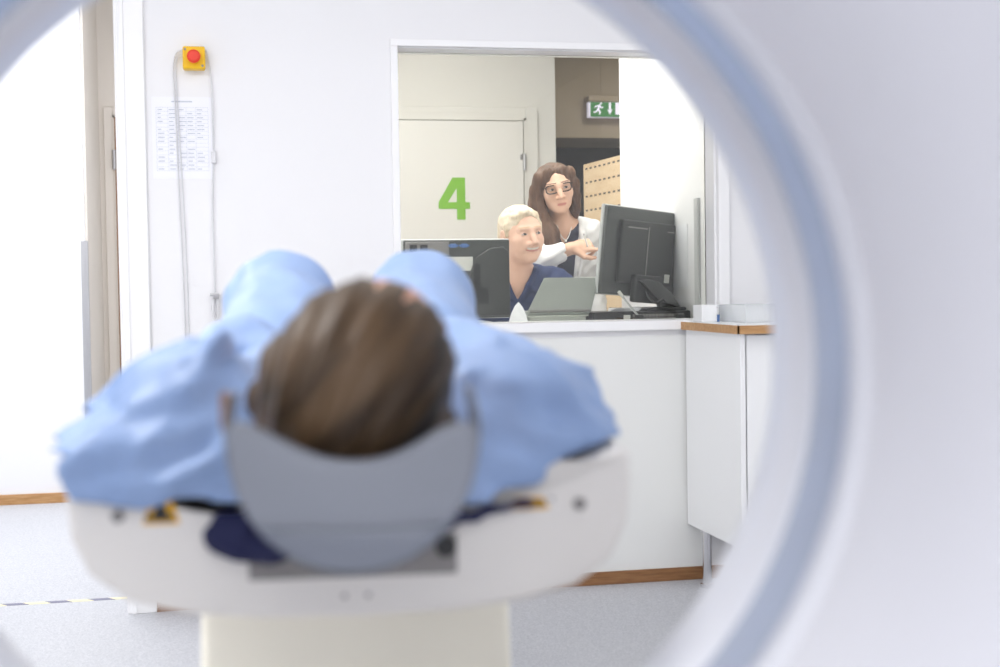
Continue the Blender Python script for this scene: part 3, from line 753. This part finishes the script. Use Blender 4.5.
bm = B(); box(bm, .845, .975, 5.1465, 5.1485, 1.105, 1.158); obj('sticker', bm, M['label_w'], t)
bm = B(); box(bm, .975, 1.0, 5.130, 5.133, 1.0, 1.13); box(bm, .99, 1.03, 5.130, 5.1325, .98, 1.04); obj('vent', bm, M['black'], t)
bm = B(); box(bm, .885, .945, 5.15, 5.17, .905, .94, .003); box(bm, .80, 1.03, 5.06, 5.24, .905, .915, .004); obj('foot', bm, M['silver'], t)

# monitor on the right, turned towards the seated man
a = math.radians(27)
t = thing('monitor', 'black monitor seen from behind on a slanted foot, beside the white coat', 'monitor', (1.60, 5.09, .945))
mx = Matrix.Translation((1.424, 5.0, 1.010)) @ Matrix.Rotation(a, 4, 'Z') @ Matrix.Rotation(math.radians(4), 4, 'Y') @ Matrix.Rotation(math.radians(4), 4, 'X')
bm = B(); box(bm, 0, .395, .012, .03, 0, .338, .004, 2, mx); obj('bezel', bm, M['silver'], t)
bm = B(); box(bm, .004, .391, -.004, .016, .004, .334, .004, 2, mx); obj('back_shell', bm, M['monitor'], t)
bm = B(); box(bm, .07, .355, -.022, -.002, .05, .288, .006, 2, mx); obj('back_hump', bm, M['monitor_lo'], t)
bm = B(); box(bm, .208, .212, -.0235, -.021, .06, .27, 0, 1, mx); box(bm, .10, .20, -.0235, -.021, .258, .263, 0, 1, mx); box(bm, .31, .35, -.0235, -.021, .255, .260, 0, 1, mx); obj('seam', bm, M['recess'], t)
bm = B(); box(bm, .312, .340, -.0235, -.0215, .062, .095, .0005, 1, mx); obj('sticker', bm, M['label_w'], t)
bm = B(); box(bm, .135, .28, -.05, -.02, -.02, .085, .008, 2, mx); obj('stand_hinge', bm, M['monitor_lo'], t)
bm = B(); prism(bm, [(1.745, .957), (1.665, .957), (1.655, .985), (1.60, 1.045), (1.575, 1.06), (1.63, 1.062), (1.665, 1.05), (1.715, 1.005)], 5.0, 5.05, 'y', .006); obj('stand_arm', bm, M['monitor_lo'], t, True)
bm = B(); box(bm, 1.60, 1.755, 4.965, 5.17, .945, .957, .005, 2); obj('foot', bm, M['black'], t)
bm = B(); tube(bm, [(1.62, 5.04, 1.03), (1.61, 4.99, 1.0), (1.635, 4.965, .975), (1.66, 4.965, .985), (1.675, 4.985, .975), (1.72, 4.99, .96)], .0045); obj('cable', bm, M['cable_blk'], t, True)

t = thing('control_console', 'flat black console box under the black monitor foot on the desk shelf', 'console', (1.57, 5.05, .905))
bm = B(); box(bm, 1.385, 1.762, 4.94, 5.2, .905, .944, .004); obj('case', bm, M['black'], t)
bm = B(); box(bm, 1.50, 1.525, 4.936, 4.941, .91, .932); obj('badge', bm, M['label_w'], t)
bm = B()
for i in range(16): box(bm, 1.535+i*.0125, 1.544+i*.0125, 4.934, 4.941, .910, .921); box(bm, 1.535+i*.0125, 1.544+i*.0125, 4.934, 4.941, .924, .934)
obj('key_rows', bm, M['recess'], t)
bm = B(); cyl(bm, (1.70, 4.93, .922), (1.73, 4.93, .922), .010, n=14); obj('knob', bm, M['black'], t)
t = thing('microphone', 'thin gooseneck microphone leaning in front of the black monitor', 'microphone', (1.52, 4.92, .919))
bm = B(); tube(bm, [(1.545, 4.905, .93), (1.52, 4.91, .96), (1.49, 4.915, 1.0)], .004); obj('gooseneck', bm, M['silver'], t, True)
bm = B(); tube(bm, [(1.49, 4.915, 1.0), (1.475, 4.917, 1.02)], .0065, sub=2); obj('tip', bm, M['label_w'], t, True)
bm = B(); cyl(bm, (1.55, 4.905, .905), (1.55, 4.905, .932), .022, .016, n=18); obj('base', bm, M['black'], t)
bm = B()
for i in range(5): box(bm, 1.465, 1.575, 4.965, 5.02, .9455+i*.0025, .9475+i*.0025, 0, 1, Matrix.Translation((1.52, 4.99, 0)) @ Matrix.Rotation(.1*(i-2), 4, 'Z') @ Matrix.Translation((-1.525+.002*i, -4.99, 0)))
tag(obj('paper_pile', bm, M['paper']), 'loose pile of white papers on the black console under the monitor', 'papers')

t = thing('laptop', 'grey laptop with tilted lid back to the window, on a pale stand', 'laptop', (1.28, 5.0, .935))
mx = Matrix.Translation((1.285, 5.0, .951)) @ Matrix.Rotation(math.radians(-14), 4, 'X') @ Matrix(((1, 0, .22, 0), (0, 1, 0, 0), (0, 0, 1, 0), (0, 0, 0, 1)))
bm = B(); prism(bm, [(-.135, 0), (.108, 0), (.147, .126), (-.063, .126)], -.004, .004, 'y', .002, Matrix.Translation((1.285, 5.0, .951)) @ Matrix.Rotation(math.radians(-14), 4, 'X')); obj('lid', bm, M['laptop'], t)
bm = B(); box(bm, 1.325, 1.36, 4.998, 5.002, .995, 1.02, .001, 1, Matrix.Translation((0, 0, 0))); bm.free()
bm = B(); box(bm, 1.15, 1.395, 5.0, 5.20, .935, .950, .003); obj('keyboard_base', bm, M['laptop'], t)
bm = B(); cyl(bm, (1.16, 5.0, .951), (1.39, 5.0, .951), .006, n=10); obj('hinge', bm, M['recess'], t)
t = thing('laptop_stand', 'low pale translucent stand under the grey laptop', 'stand', (1.27, 5.05, .905))
bm = B(); box(bm, 1.135, 1.375, 4.97, 5.2, .929, .935, .002); obj('plate', bm, M['stand'], t)
for y in (4.975, 5.18):
    bm = B(); box(bm, 1.15, 1.365, y, y+.006, .905, .929); obj('rib', bm, M['stand'], t)
bm = B()
pts = [(1.065, .906), (1.075, .935), (1.09, .962), (1.112, .984)]
vs = prism(bm, [(1.066, .906), (1.142, .906), (1.137, .94), (1.128, .968), (1.116, .986), (1.100, .972), (1.082, .945)], 4.955, 4.957, 'y')
for v in vs: v.co.y += 1.2*(v.co.z-.906)**1.3-2.5*(v.co.x-1.10)**2
tag(obj('paper_sheet', bm, M['paper']), 'curled white sheet standing left of the grey laptop', 'paper')

# papers and duct on the side wall
bm = B(); box(bm, 1.7715, 1.7735, 5.0, 5.24, 1.03, 1.27); tag(obj('wall_note', bm, M['paper']), 'white sheet pinned on the side wall behind the black monitor', 'paper')
t = thing('wall_duct', 'slim grey vertical duct on the side wall near the window jamb', 'duct', (1.765, 4.86, .94))
bm = B(); box(bm, 1.762, 1.774, 4.86, 4.90, .96, 1.36, .003); obj('cover', bm, M['silver'], t)
bm = B(); box(bm, 1.760, 1.774, 4.858, 4.902, .95, .965, .002); obj('end_cap', bm, M['silver'], t)

# exit sign hanging under the dark soffit
t = thing('exit_sign', 'green lit exit sign with running figure and arrow on the brown soffit', 'exit sign', (2.78, 9.45, 2.22))
bm = B(); box(bm, 2.62, 2.98, 9.40, 9.48, 2.318, 2.36, .004); obj('mount', bm, M['taupe'], t)
bm = B(); box(bm, 2.622, 2.97, 9.415, 9.465, 2.212, 2.318, .004); obj('light_box', bm, M['exit_white'], t)
bm = B(); box(bm, 2.636, 2.965, 9.408, 9.416, 2.214, 2.316, .001); obj('face', bm, M['exit_green'], t)
bm = B()
U = lambda p: (2.655+p[0]*.08, 2.23+p[1]*.084)
for poly in ([(.62, .80), (.74, .84), (.80, .94), (.72, 1.0), (.62, .96)], [(.22, .72), (.55, .82), (.66, .74), (.50, .42), (.34, .40), (.44, .68), (.24, .62)],
             [(.60, .74), (.72, .62), (.88, .66), (.92, .58), (.70, .50), (.54, .62)], [(.34, .40), (.50, .44), (.66, .28), (.62, .02), (.50, .02), (.52, .24), (.40, .32)],
             [(.34, .44), (.44, .34), (.26, .16), (.02, .14), (.02, .24), (.20, .26)], [(.24, .64), (.14, .52), (.10, .56), (.20, .74)]):
    prism(bm, [U(q) for q in poly], 9.4055, 9.4079)
obj('running_figure', bm, M['exit_white'], t)
bm = B(); U = lambda p: (2.755+p[0]*.04, 2.23+p[1]*.084)
for poly in ([(.32, .3), (.68, .3), (.68, 1), (.32, 1)], [(.0, .46), (.5, 0), (1.0, .46), (.5, .26)]): prism(bm, [U(q) for q in poly], 9.4055, 9.4079)
obj('arrow', bm, M['exit_white'], t)
bm = B(); box(bm, 2.815, 2.87, 9.4055, 9.4079, 2.23, 2.314); obj('door_symbol', bm, M['exit_white'], t)

# perforated plywood screen behind the woman
t = thing('plywood_screen', 'tall birch plywood screen with rows of dark slots behind the woman', 'screen', (2.12, 7.0, 0))
mx = Matrix.Translation((2.082, 7.6, 0)) @ Matrix.Rotation(math.radians(-86), 4, 'Z')
bm = B(); box(bm, 0, 1.45, 0, .022, 0.02, 1.72, .002, 1, mx); obj('board', bm, M['maple'], t)
for a in (.05, 1.35):
    bm = B(); box(bm, a, a+.05, -.15, .17, 0, .02, 0, 1, mx); obj('foot', bm, M['steel'], t)

# office chair under the man
t = thing('office_chair', 'dark office chair the man in navy sits on', 'chair', (1.25, 5.78, 0))
bm = B(); box(bm, 1.02, 1.48, 5.56, 6.0, .40, .455, .025, 3); obj('seat', bm, M['fabric_blk'], t)
bm = B(); box(bm, 1.06, 1.30, 5.955, 5.99, .52, .88, .015, 3); obj('backrest', bm, M['fabric_blk'], t)
bm = B(); box(bm, 1.16, 1.20, 5.985, 6.0, .42, .60, .004); obj('back_bar', bm, M['black'], t)
bm = B(); cyl(bm, (1.25, 5.78, .10), (1.25, 5.78, .40), .025); obj('column', bm, M['chrome'], t)
for i in range(5):
    q = 2*PI*i/5+.3; ex, ey = 1.25+.26*math.cos(q), 5.78+.26*math.sin(q)
    bm = B(); tube(bm, [(1.25, 5.78, .11), (ex, ey, .075)], .018, sub=1); lg = obj('leg', bm, M['black'], t, True)
    bm = B(); cyl(bm, (ex, ey-.012, .03), (ex, ey+.012, .03), .03); obj('castor', bm, M['black'], lg, True)

# ------------------------------------------------------------------ the seated man
p = thing('person', 'seated man with short fair hair in a navy shirt, smiling towards the black monitor', 'person', (1.25, 5.75, 0))
mR = head_frame((.25, -.965, -.05), (-.10, 0, 1))
HM = Head((1.262, 5.575, 1.263), mR, 1.03)
F = Field(); HM.build(F, 1.0, 1.05, (.024, .076))
neck = HM.p(0, -.028, -.08)
F.cap(neck, (1.25, 5.655, 1.085), .056, .066, .03)
F.ell((1.25, 5.70, .90), (.185, .115, .25), None, .05); F.ell((1.25, 5.77, .62), (.165, .12, .19), None, .06); F.ell((1.25, 5.79, .52), (.18, .14, .09), None, .05)
F.cap((1.25, 5.665, 1.055), (1.10, 5.685, 1.03), .065, .07, .04); F.cap((1.25, 5.665, 1.055), (1.41, 5.69, 1.035), .065, .07, .04)
F.chain([((1.075, 5.69, 1.02), .066), ((1.02, 5.60, .79), .050), ((1.13, 5.40, .785), .033)], .03)
F.chain([((1.43, 5.69, 1.025), .066), ((1.50, 5.60, .79), .050), ((1.38, 5.40, .785), .033)], .03)
hand(F, (1.135, 5.385, .777), (.35, -1, -.03), (0, 0, 1), 1, 1., (.08, .1, .1, .12), .1)
hand(F, (1.375, 5.385, .777), (-.35, -1, -.03), (0, 0, 1), -1, 1., (.08, .1, .1, .12), .1)
for q in (-1, 1):
    F.chain([((1.25+q*.10, 5.75, .535), .092), ((1.25+q*.13, 5.36, .56), .066), ((1.25+q*.13, 5.40, .12), .044)], .03)
    F.chain([((1.25+q*.13, 5.42, .05), .045), ((1.25+q*.14, 5.24, .035), .032)], .03)
F.half((0, 0, .003), (0, 0, -1))
me = F.mesh('body', axis(.92, 1.60, .012, [(1.155, 1.37, .0028), (1.09, 1.20, .005)]), axis(5.20, 5.96, .012, [(5.43, 5.70, .0028), (5.26, 5.42, .004)]), axis(-.01, 1.41, .013, [(1.10, 1.40, .0028), (.75, .81, .0035)]))
HM.paint(me, teethi=4, browi=5, gaze=(-.003, -.001), smile=True)
P = centres(me); idx = np.zeros(len(P), np.int32); me.polygons.foreach_get('material_index', idx)
link_mesh('body', me, [M['skin_m'], M['lip'], M['eye_w'], M['iris'], M['teeth'], M['brow_blond']], p, True)
# short fair hair
F = Field()
def EH(H, R, x, y, z, r, k=.012, sub=False): F.ell(H.p(x, y, z), np.array(r)*H.sc, R, k, sub)
EH(HM, mR, 0, -.019, .029, (.081, .103, .082)); EH(HM, mR, 0, -.055, -.02, (.077, .062, .06), .02)
F.chain([(HM.p(.052, .045, .068), .012), (HM.p(.01, .060, .084), .012), (HM.p(-.045, .044, .070), .010)], .02)
for q in (-1, 1): F.cap(HM.p(q*.074, .014, .03), HM.p(q*.0755, .016, -.012), .010, .006, .012)
EH(HM, mR, 0, .098, -.010, (.070, .062, .088), .008, True); EH(HM, mR, 0, .02, -.095, (.12, .09, .06), .01, True)
for q in (-1, 1): EH(HM, mR, q*.085, -.006, -.022, (.022, .021, .03), .006, True)
def strandm(X, Y, Z):
    q = (np.stack(np.broadcast_arrays(X, Y, Z), -1)-HM.o) @ mR
    return .0011*np.sin(q[..., 0]*260+q[..., 1]*60+1.2*np.sin(q[..., 2]*45))+.0008*np.sin(q[..., 2]*240+q[..., 0]*130+q[..., 1]*90)
F.disp(strandm)
me = F.mesh('hair', axis(1.14, 1.40, .003), axis(5.42, 5.74, .003), axis(1.14, 1.42, .003)); link_mesh('hair', me, M['hair_blond'], p, True)
# navy shirt with open collar
F = Field()
F.ell((1.25, 5.70, .90), (.20, .13, .262), None, .05); F.ell((1.25, 5.77, .62), (.18, .135, .19), None, .06)
F.cap((1.25, 5.67, 1.058), (1.09, 5.688, 1.032), .076, .082, .045); F.cap((1.25, 5.67, 1.058), (1.42, 5.692, 1.038), .076, .082, .045)
F.chain([((1.07, 5.69, 1.02), .08), ((1.022, 5.61, .83), .072)], .03); F.chain([((1.435, 5.69, 1.025), .08), ((1.498, 5.61, .83), .072)], .03)
F.disp(lambda X, Y, Z: .004*np.sin(X*38+Z*55+2*np.sin(Z*20))*np.sin(Z*31+Y*40)+.002*np.sin(X*90-Z*120))
F.cap((1.255, 5.60, 1.16), (1.25, 5.66, 1.06), .078, .066, .01, True)
vx, vz = 1.243, .985
def vneck(X, Y, Z): return np.maximum(np.maximum(np.abs(X-vx-.06*(Z-vz))-(Z-vz)*.60, Y-5.655), vz-Z)
F.fn(vneck)
for q in (-1, 1):
    F.chain([((vx+q*.006, 5.585, vz-.02), .010), ((vx+q*.045, 5.572, 1.045), .014), ((vx+q*.082, 5.60, 1.105), .012), ((vx+q*.075, 5.68, 1.128), .010)], .008)
    F.cap((vx+q*.045, 5.575, 1.035), (vx+q*.085, 5.582, 1.02), .009, .006, .012)
F.cap((1.168, 5.68, 1.128), (1.318, 5.69, 1.128), .010, .010, .01)
F.cap((vx, 5.572, .98), (vx+.004, 5.575, .70), .006, .006, .008)
F.half((0, 0, .50), (0, 0, -1))
me = F.mesh('shirt', axis(.92, 1.60, .0055), axis(5.50, 5.95, .0055), axis(.49, 1.18, .0055)); link_mesh('shirt', me, M['scrubs'], p, True)
F = Field()
for q in (-1, 1): F.chain([((1.25+q*.10, 5.75, .54), .105), ((1.25+q*.13, 5.36, .562), .078), ((1.25+q*.13, 5.40, .09), .062)], .03)
F.ell((1.25, 5.79, .53), (.19, .15, .10), None, .05)
F.half((0, 0, .458), (0, 0, -1)) if False else None
me = F.mesh('trousers', axis(1.0, 1.50, .011), axis(5.24, 5.98, .011), axis(.04, .68, .011)); link_mesh('trousers', me, M['scrubs'], p, True)

# ------------------------------------------------------------------ the standing woman
p = thing('person', 'standing woman with long brown hair, glasses and white coat, pointing at the monitor', 'person', (1.56, 6.2, 0))
wR = head_frame((-.04, -.96, -.20), (-.21, -.12, 1))
HW = Head((1.504, 5.965, 1.485), wR, 1.0)
F = Field(); HW.build(F, 0, .97, (.02, .070))
neck = HW.p(0, -.028, -.08)
F.cap(neck, (1.555, 6.05, 1.315), .043, .052, .03)
F.ell((1.555, 6.09, 1.16), (.15, .095, .19), None, .05); F.ell((1.56, 6.17, .98), (.125, .09, .15), None, .05); F.ell((1.56, 6.22, .84), (.16, .11, .13), None, .05)
F.cap((1.555, 6.055, 1.30), (1.43, 6.06, 1.272), .05, .055, .035); F.cap((1.555, 6.055, 1.30), (1.672, 6.06, 1.275), .05, .055, .035)
WE, WW = np.array((1.385, 5.87, 1.145)), np.array((1.535, 5.815, 1.203))
F.chain([((1.42, 6.055, 1.265), .05), (WE, .04), (WW, .026)], .02)
F.chain([((1.68, 6.06, 1.265), .05), ((1.715, 6.10, 1.03), .04), ((1.69, 5.96, .84), .027)], .02)
hand(F, WW, (.95, -.06, .16), (.05, -.75, .65), 1, .95, (.16, .95, 1.05, 1.1), .55, .98)
hand(F, (1.69, 5.955, .832), (-.05, -.35, -1), (.8, -.5, .1), 1, .95, (.3, .35, .4, .45), .3, .95)
for q in (-1, 1):
    F.chain([((1.56+q*.085, 6.23, .82), .085), ((1.56+q*.085, 6.22, .46), .055), ((1.56+q*.085, 6.26, .09), .038)], .03)
    F.chain([((1.56+q*.085, 6.27, .045), .038), ((1.56+q*.095, 6.09, .03), .028)], .03)
F.half((0, 0, .003), (0, 0, -1))
me = F.mesh('body', axis(1.30, 1.80, .011, [(1.43, 1.71, .0028)]), axis(5.70, 6.36, .011, [(5.74, 6.08, .0028)]), axis(-.01, 1.62, .012, [(1.34, 1.60, .0028), (1.15, 1.27, .0028), (.68, .84, .005)]))
HW.paint(me, browi=4, gaze=(-.002, -.001))
link_mesh('body', me, [M['skin_w'], M['lip'], M['eye_w'], M['iris'], M['brow']], p, True)
F = Field()
EH(HW, wR, 0, -.022, .020, (.086, .106, .078)); EH(HW, wR, 0, -.06, -.05, (.085, .06, .09), .02)
W_ = lambda x, y, z: HW.p(x, y, z)
# long locks: hers on the right side of the body falls in front of the shoulder, the other behind
F.chain([(W_(.03, .056, .072), .020), (W_(.068, .04, .05), .026), (W_(.09, .018, -.01), .03), (W_(.098, .012, -.07), .036), (W_(.088, .016, -.13), .042), ((1.472, 5.955, 1.27), .042), ((1.475, 5.955, 1.21), .038), ((1.49, 5.96, 1.155), .024)], .02)
F.chain([(W_(.07, -.02, -.06), .034), ((1.455, 6.0, 1.36), .04), ((1.45, 5.99, 1.27), .04), ((1.465, 5.98, 1.18), .03)], .02)
F.chain([(W_(-.03, .053, .072), .018), (W_(-.066, .036, .05), .022), (W_(-.082, .01, -.01), .022), (W_(-.083, -.005, -.07), .024), (W_(-.078, -.02, -.12), .022), (W_(-.072, -.045, -.16), .018)], .02)
EH(HW, wR, 0, .098, -.03, (.062, .066, .086), .008, True); EH(HW, wR, 0, .10, .022, (.032, .05, .052), .012, True)
for q in (-1, 1): EH(HW, wR, q*.0, .02, -.11, (.055, .07, .075), .008, True)
def strandw(X, Y, Z):
    q = (np.stack(np.broadcast_arrays(X, Y, Z), -1)-HW.o) @ wR
    return .002*np.sin(q[..., 0]*150+q[..., 1]*70+1.5*np.sin(q[..., 2]*22))+.0012*np.sin(q[..., 0]*330-q[..., 1]*190+q[..., 2]*18)
F.disp(strandw)
me = F.mesh('hair', axis(1.36, 1.66, .0032), axis(5.84, 6.16, .0034), axis(1.12, 1.60, .0034)); link_mesh('hair', me, M['hair_brown'], p, True)
# dark blouse
F = Field()
F.ell((1.555, 6.09, 1.16), (.158, .105, .198), None, .05); F.ell((1.56, 6.17, .98), (.133, .1, .16), None, .05)
F.cap((1.555, 6.057, 1.295), (1.45, 6.06, 1.272), .058, .058, .035); F.cap((1.555, 6.057, 1.295), (1.655, 6.06, 1.275), .058, .058, .035)
F.cap((1.54, 5.96, 1.36), (1.555, 6.06, 1.31), .06, .052, .012, True)
F.fn(lambda X, Y, Z: np.maximum(np.maximum(np.abs(X-1.548)-(Z-1.22)*.42, Y-6.03), 1.22-Z))
F.half((0, 0, .86), (0, 0, -1))
me = F.mesh('blouse', axis(1.36, 1.76, .006), axis(5.92, 6.30, .006), axis(.85, 1.38, .006)); link_mesh('blouse', me, M['blouse'], p, True)
bm = B(); tube(bm, [(1.515, 6.0, 1.325), (1.53, 5.985, 1.27), (1.552, 5.977, 1.245), (1.572, 5.985, 1.27), (1.59, 6.0, 1.325)], .0022, n=6); sphere(bm, (1.552, 5.975, 1.240), .006, 10, 8); obj('necklace', bm, M['pearl'], p, True)
# white coat
F = Field()
F.ell((1.555, 6.09, 1.16), (.172, .12, .205), None, .05); F.ell((1.56, 6.17, .98), (.155, .118, .17), None, .05); F.ell((1.56, 6.22, .80), (.19, .14, .22), None, .06)
F.cap((1.56, 6.22, .80), (1.56, 6.22, .62), .16, .165, .04)
F.cap((1.555, 6.06, 1.30), (1.425, 6.062, 1.272), .066, .070, .035); F.cap((1.555, 6.06, 1.30), (1.678, 6.062, 1.275), .066, .070, .035)
F.chain([((1.415, 6.055, 1.265), .068), (WE, .058), (WW-np.array((.035, -.012, .014)), .043)], .025)
F.chain([((1.685, 6.06, 1.265), .066), ((1.712, 6.10, 1.03), .055), ((1.695, 5.99, .875), .043)], .025)
F.disp(lambda X, Y, Z: .004*np.sin(X*42+Z*50+2*np.sin(Z*18))*np.sin(Z*29+Y*44)+.0022*np.sin(X*85-Z*110+Y*30))
F.fn(lambda X, Y, Z: np.maximum(np.maximum(np.abs(X-1.555)-np.clip((Z-.60)*.075, .008, .2)-np.clip(Z-1.16, 0, .2)*.12, Y-6.06-.1*(1.3-Z)), .5-Z))
F.cap((1.53, 5.95, 1.37), (1.555, 6.07, 1.325), .066, .058, .01, True)
for q in (-1, 1):
    F.chain([((1.556+q*.052, 5.972, 1.06), .008), ((1.556+q*.072, 5.963, 1.17), .013), ((1.556+q*.078, 5.985, 1.27), .014), ((1.556+q*.066, 6.05, 1.345), .012)], .008)
    F.cap((1.556+q*.075, 5.966, 1.20), (1.556+q*.105, 5.975, 1.225), .008, .006, .012)
F.half((0, 0, .56), (0, 0, -1))
F.cap(WW-np.array((.025, -.008, .01)), WW+np.array((.06, -.02, .02)), .034, .034, .003, True)
me = F.mesh('coat', axis(1.28, 1.82, .0055), axis(5.74, 6.42, .0065), axis(.54, 1.40, .0055)); link_mesh('coat', me, M['coat'], p, True)
F = Field()
for q in (-1, 1): F.chain([((1.56+q*.085, 6.23, .82), .096), ((1.56+q*.085, 6.22, .46), .07), ((1.56+q*.085, 6.26, .07), .06)], .02)
me = F.mesh('trousers', axis(1.36, 1.76, .011), axis(6.08, 6.36, .011), axis(.02, .92, .011)); link_mesh('trousers', me, M['trousers'], p, True)
# glasses and earrings
def hp(x, y, z): return tuple(HW.p(x, y, z))
gl = None
bm = B()
for q in (-1, 1):
    pts = [hp(q*.031+.0255*math.copysign(abs(math.cos(a))**.6, math.cos(a)), .090-.35*abs(math.cos(a))*.01-(.012 if q*math.cos(a) > 0 else 0)*abs(math.cos(a)), -.001+.0175*math.copysign(abs(math.sin(a))**.6, math.sin(a))) for a in np.linspace(0, 2*PI, 24, endpoint=False)]
    tube(bm, pts+[pts[0]], .0024, n=6, closed=True, sub=2)
    tube(bm, [hp(q*.056, .080, .008), hp(q*.070, .055, .006), hp(q*.083, .0, .004)], .0022, n=6)
tube(bm, [hp(-.007, .092, .003), hp(0, .098, .005), hp(.007, .092, .003)], .0024, n=6)
g1 = obj('eyeglasses', bm, M['frame_blk'], p, True)
for q in (-1, 1):
    bm = B(); n = 20; c = [bm.verts.new(hp(q*.031+.0245*math.copysign(abs(math.cos(a))**.6, math.cos(a)), .0885-(.012 if q*math.cos(a) > 0 else 0)*abs(math.cos(a)), -.001+.0165*math.copysign(abs(math.sin(a))**.6, math.sin(a)))) for a in np.linspace(0, 2*PI, n, endpoint=False)]
    bm.faces.new(c); obj('lens', bm, M['lens'], g1)
    bm = B(); sphere(bm, hp(q*.083, .004, -.045), .0055, 12, 8); obj('earring', bm, M['pearl'], p, True)
t = thing('pen', 'thin white pen held in the pointing hand of the woman', 'pen', tuple(WW+np.array((.06, -.02, .02))))
bm = B(); tube(bm, [tuple(WW+np.array((.065, -.028, .005))), tuple(WW+np.array((.048, -.036, .055)))], .0038, sub=1); obj('barrel', bm, M['label_w'], t, True)
bm = B(); tube(bm, [tuple(WW+np.array((.048, -.036, .055))), tuple(WW+np.array((.045, -.0375, .063)))], lambda u: .0032*(1-u)+.0008, sub=1); obj('tip', bm, M['recess'], t, True)
# ------------------------------------------------------------------ light
def area(name, loc, sx, sy, power, col=(1, 1, 1), rot=(0, 0, 0)):
    l = bpy.data.lights.new(name, 'AREA'); l.shape = 'RECTANGLE'; l.size = sx; l.size_y = sy; l.energy = power; l.color = col
    o = bpy.data.objects.new(name, l); C.objects.link(o); o.location = loc; o.rotation_euler = rot; return o
area('overhead_light', (.7, 3.0, 2.58), 1.8, 1.2, 22, (1, .99, .97))
area('overhead_light', (-1.15, 2.0, 2.58), .7, .7, 78, (1, .99, .98))
area('overhead_light', (.3, -1.3, 2.58), 2.2, 1.2, 135, (.985, .985, 1))
area('overhead_light', (-1.9, .9, 2.58), .7, 1.2, 34, (1, .99, .98))  # added fill, shines past the gantry's left side onto the pedestal front
area('overhead_light', (1.9, .9, 2.58), .7, 1.2, 22, (1, .99, .98))  # added fill past the gantry's right side, weaker than the left one
area('corridor_lamp', (-.9, 6.0, 2.73), 1.6, 1.2, 105, (.98, .99, 1))
area('control_room_light', (1.1, 6.4, 2.73), 1.0, 1.6, 80, (1, .985, .965))
area('control_room_light', (1.0, 5.15, 2.73), 1.2, .4, 30, (1, .985, .97))  # unseen light above the desk front, there to brighten the two faces
area('passage_lamp', (2.9, 8.4, 2.73), .5, .5, 30, (1, .95, .9))
w = bpy.data.worlds.new('World'); scene.world = w; w.use_nodes = True
w.node_tree.nodes['Background'].inputs[0].default_value = (.8, .85, 1, 1); w.node_tree.nodes['Background'].inputs[1].default_value = .3

# ------------------------------------------------------------------ camera: 50 mm, wide open, focused on the people behind the glass
cd = bpy.data.cameras.new('camera'); cam = bpy.data.objects.new('camera', cd); C.objects.link(cam)
cd.sensor_width = 36; cd.lens = 1390*36/1000; cd.clip_start = .05
yaw, pit, roll = math.radians(11.8), math.radians(2.0), .015
f0 = Vector((math.sin(yaw), math.cos(yaw), 0)); r0 = Vector((math.cos(yaw), -math.sin(yaw), 0)); z = Vector((0, 0, 1))
fw = f0*math.cos(pit)-z*math.sin(pit); u0 = z*math.cos(pit)+f0*math.sin(pit)
r = r0*math.cos(roll)-u0*math.sin(roll); u = u0*math.cos(roll)+r0*math.sin(roll)
cam.matrix_world = Matrix(((r.x, u.x, -fw.x, 0), (r.y, u.y, -fw.y, 0), (r.z, u.z, -fw.z, 1.05), (0, 0, 0, 1)))
cd.dof.use_dof = True; cd.dof.focus_distance = 5.5; cd.dof.aperture_fstop = 3.0
scene.camera = cam
vs = scene.view_settings
vs.view_transform = 'Standard'; vs.look = 'None'; vs.exposure = -0.75; vs.gamma = 1; vs.use_curve_mapping = False
scene.cycles.max_bounces = 10; scene.cycles.diffuse_bounces = 6; scene.cycles.transparent_max_bounces = 12
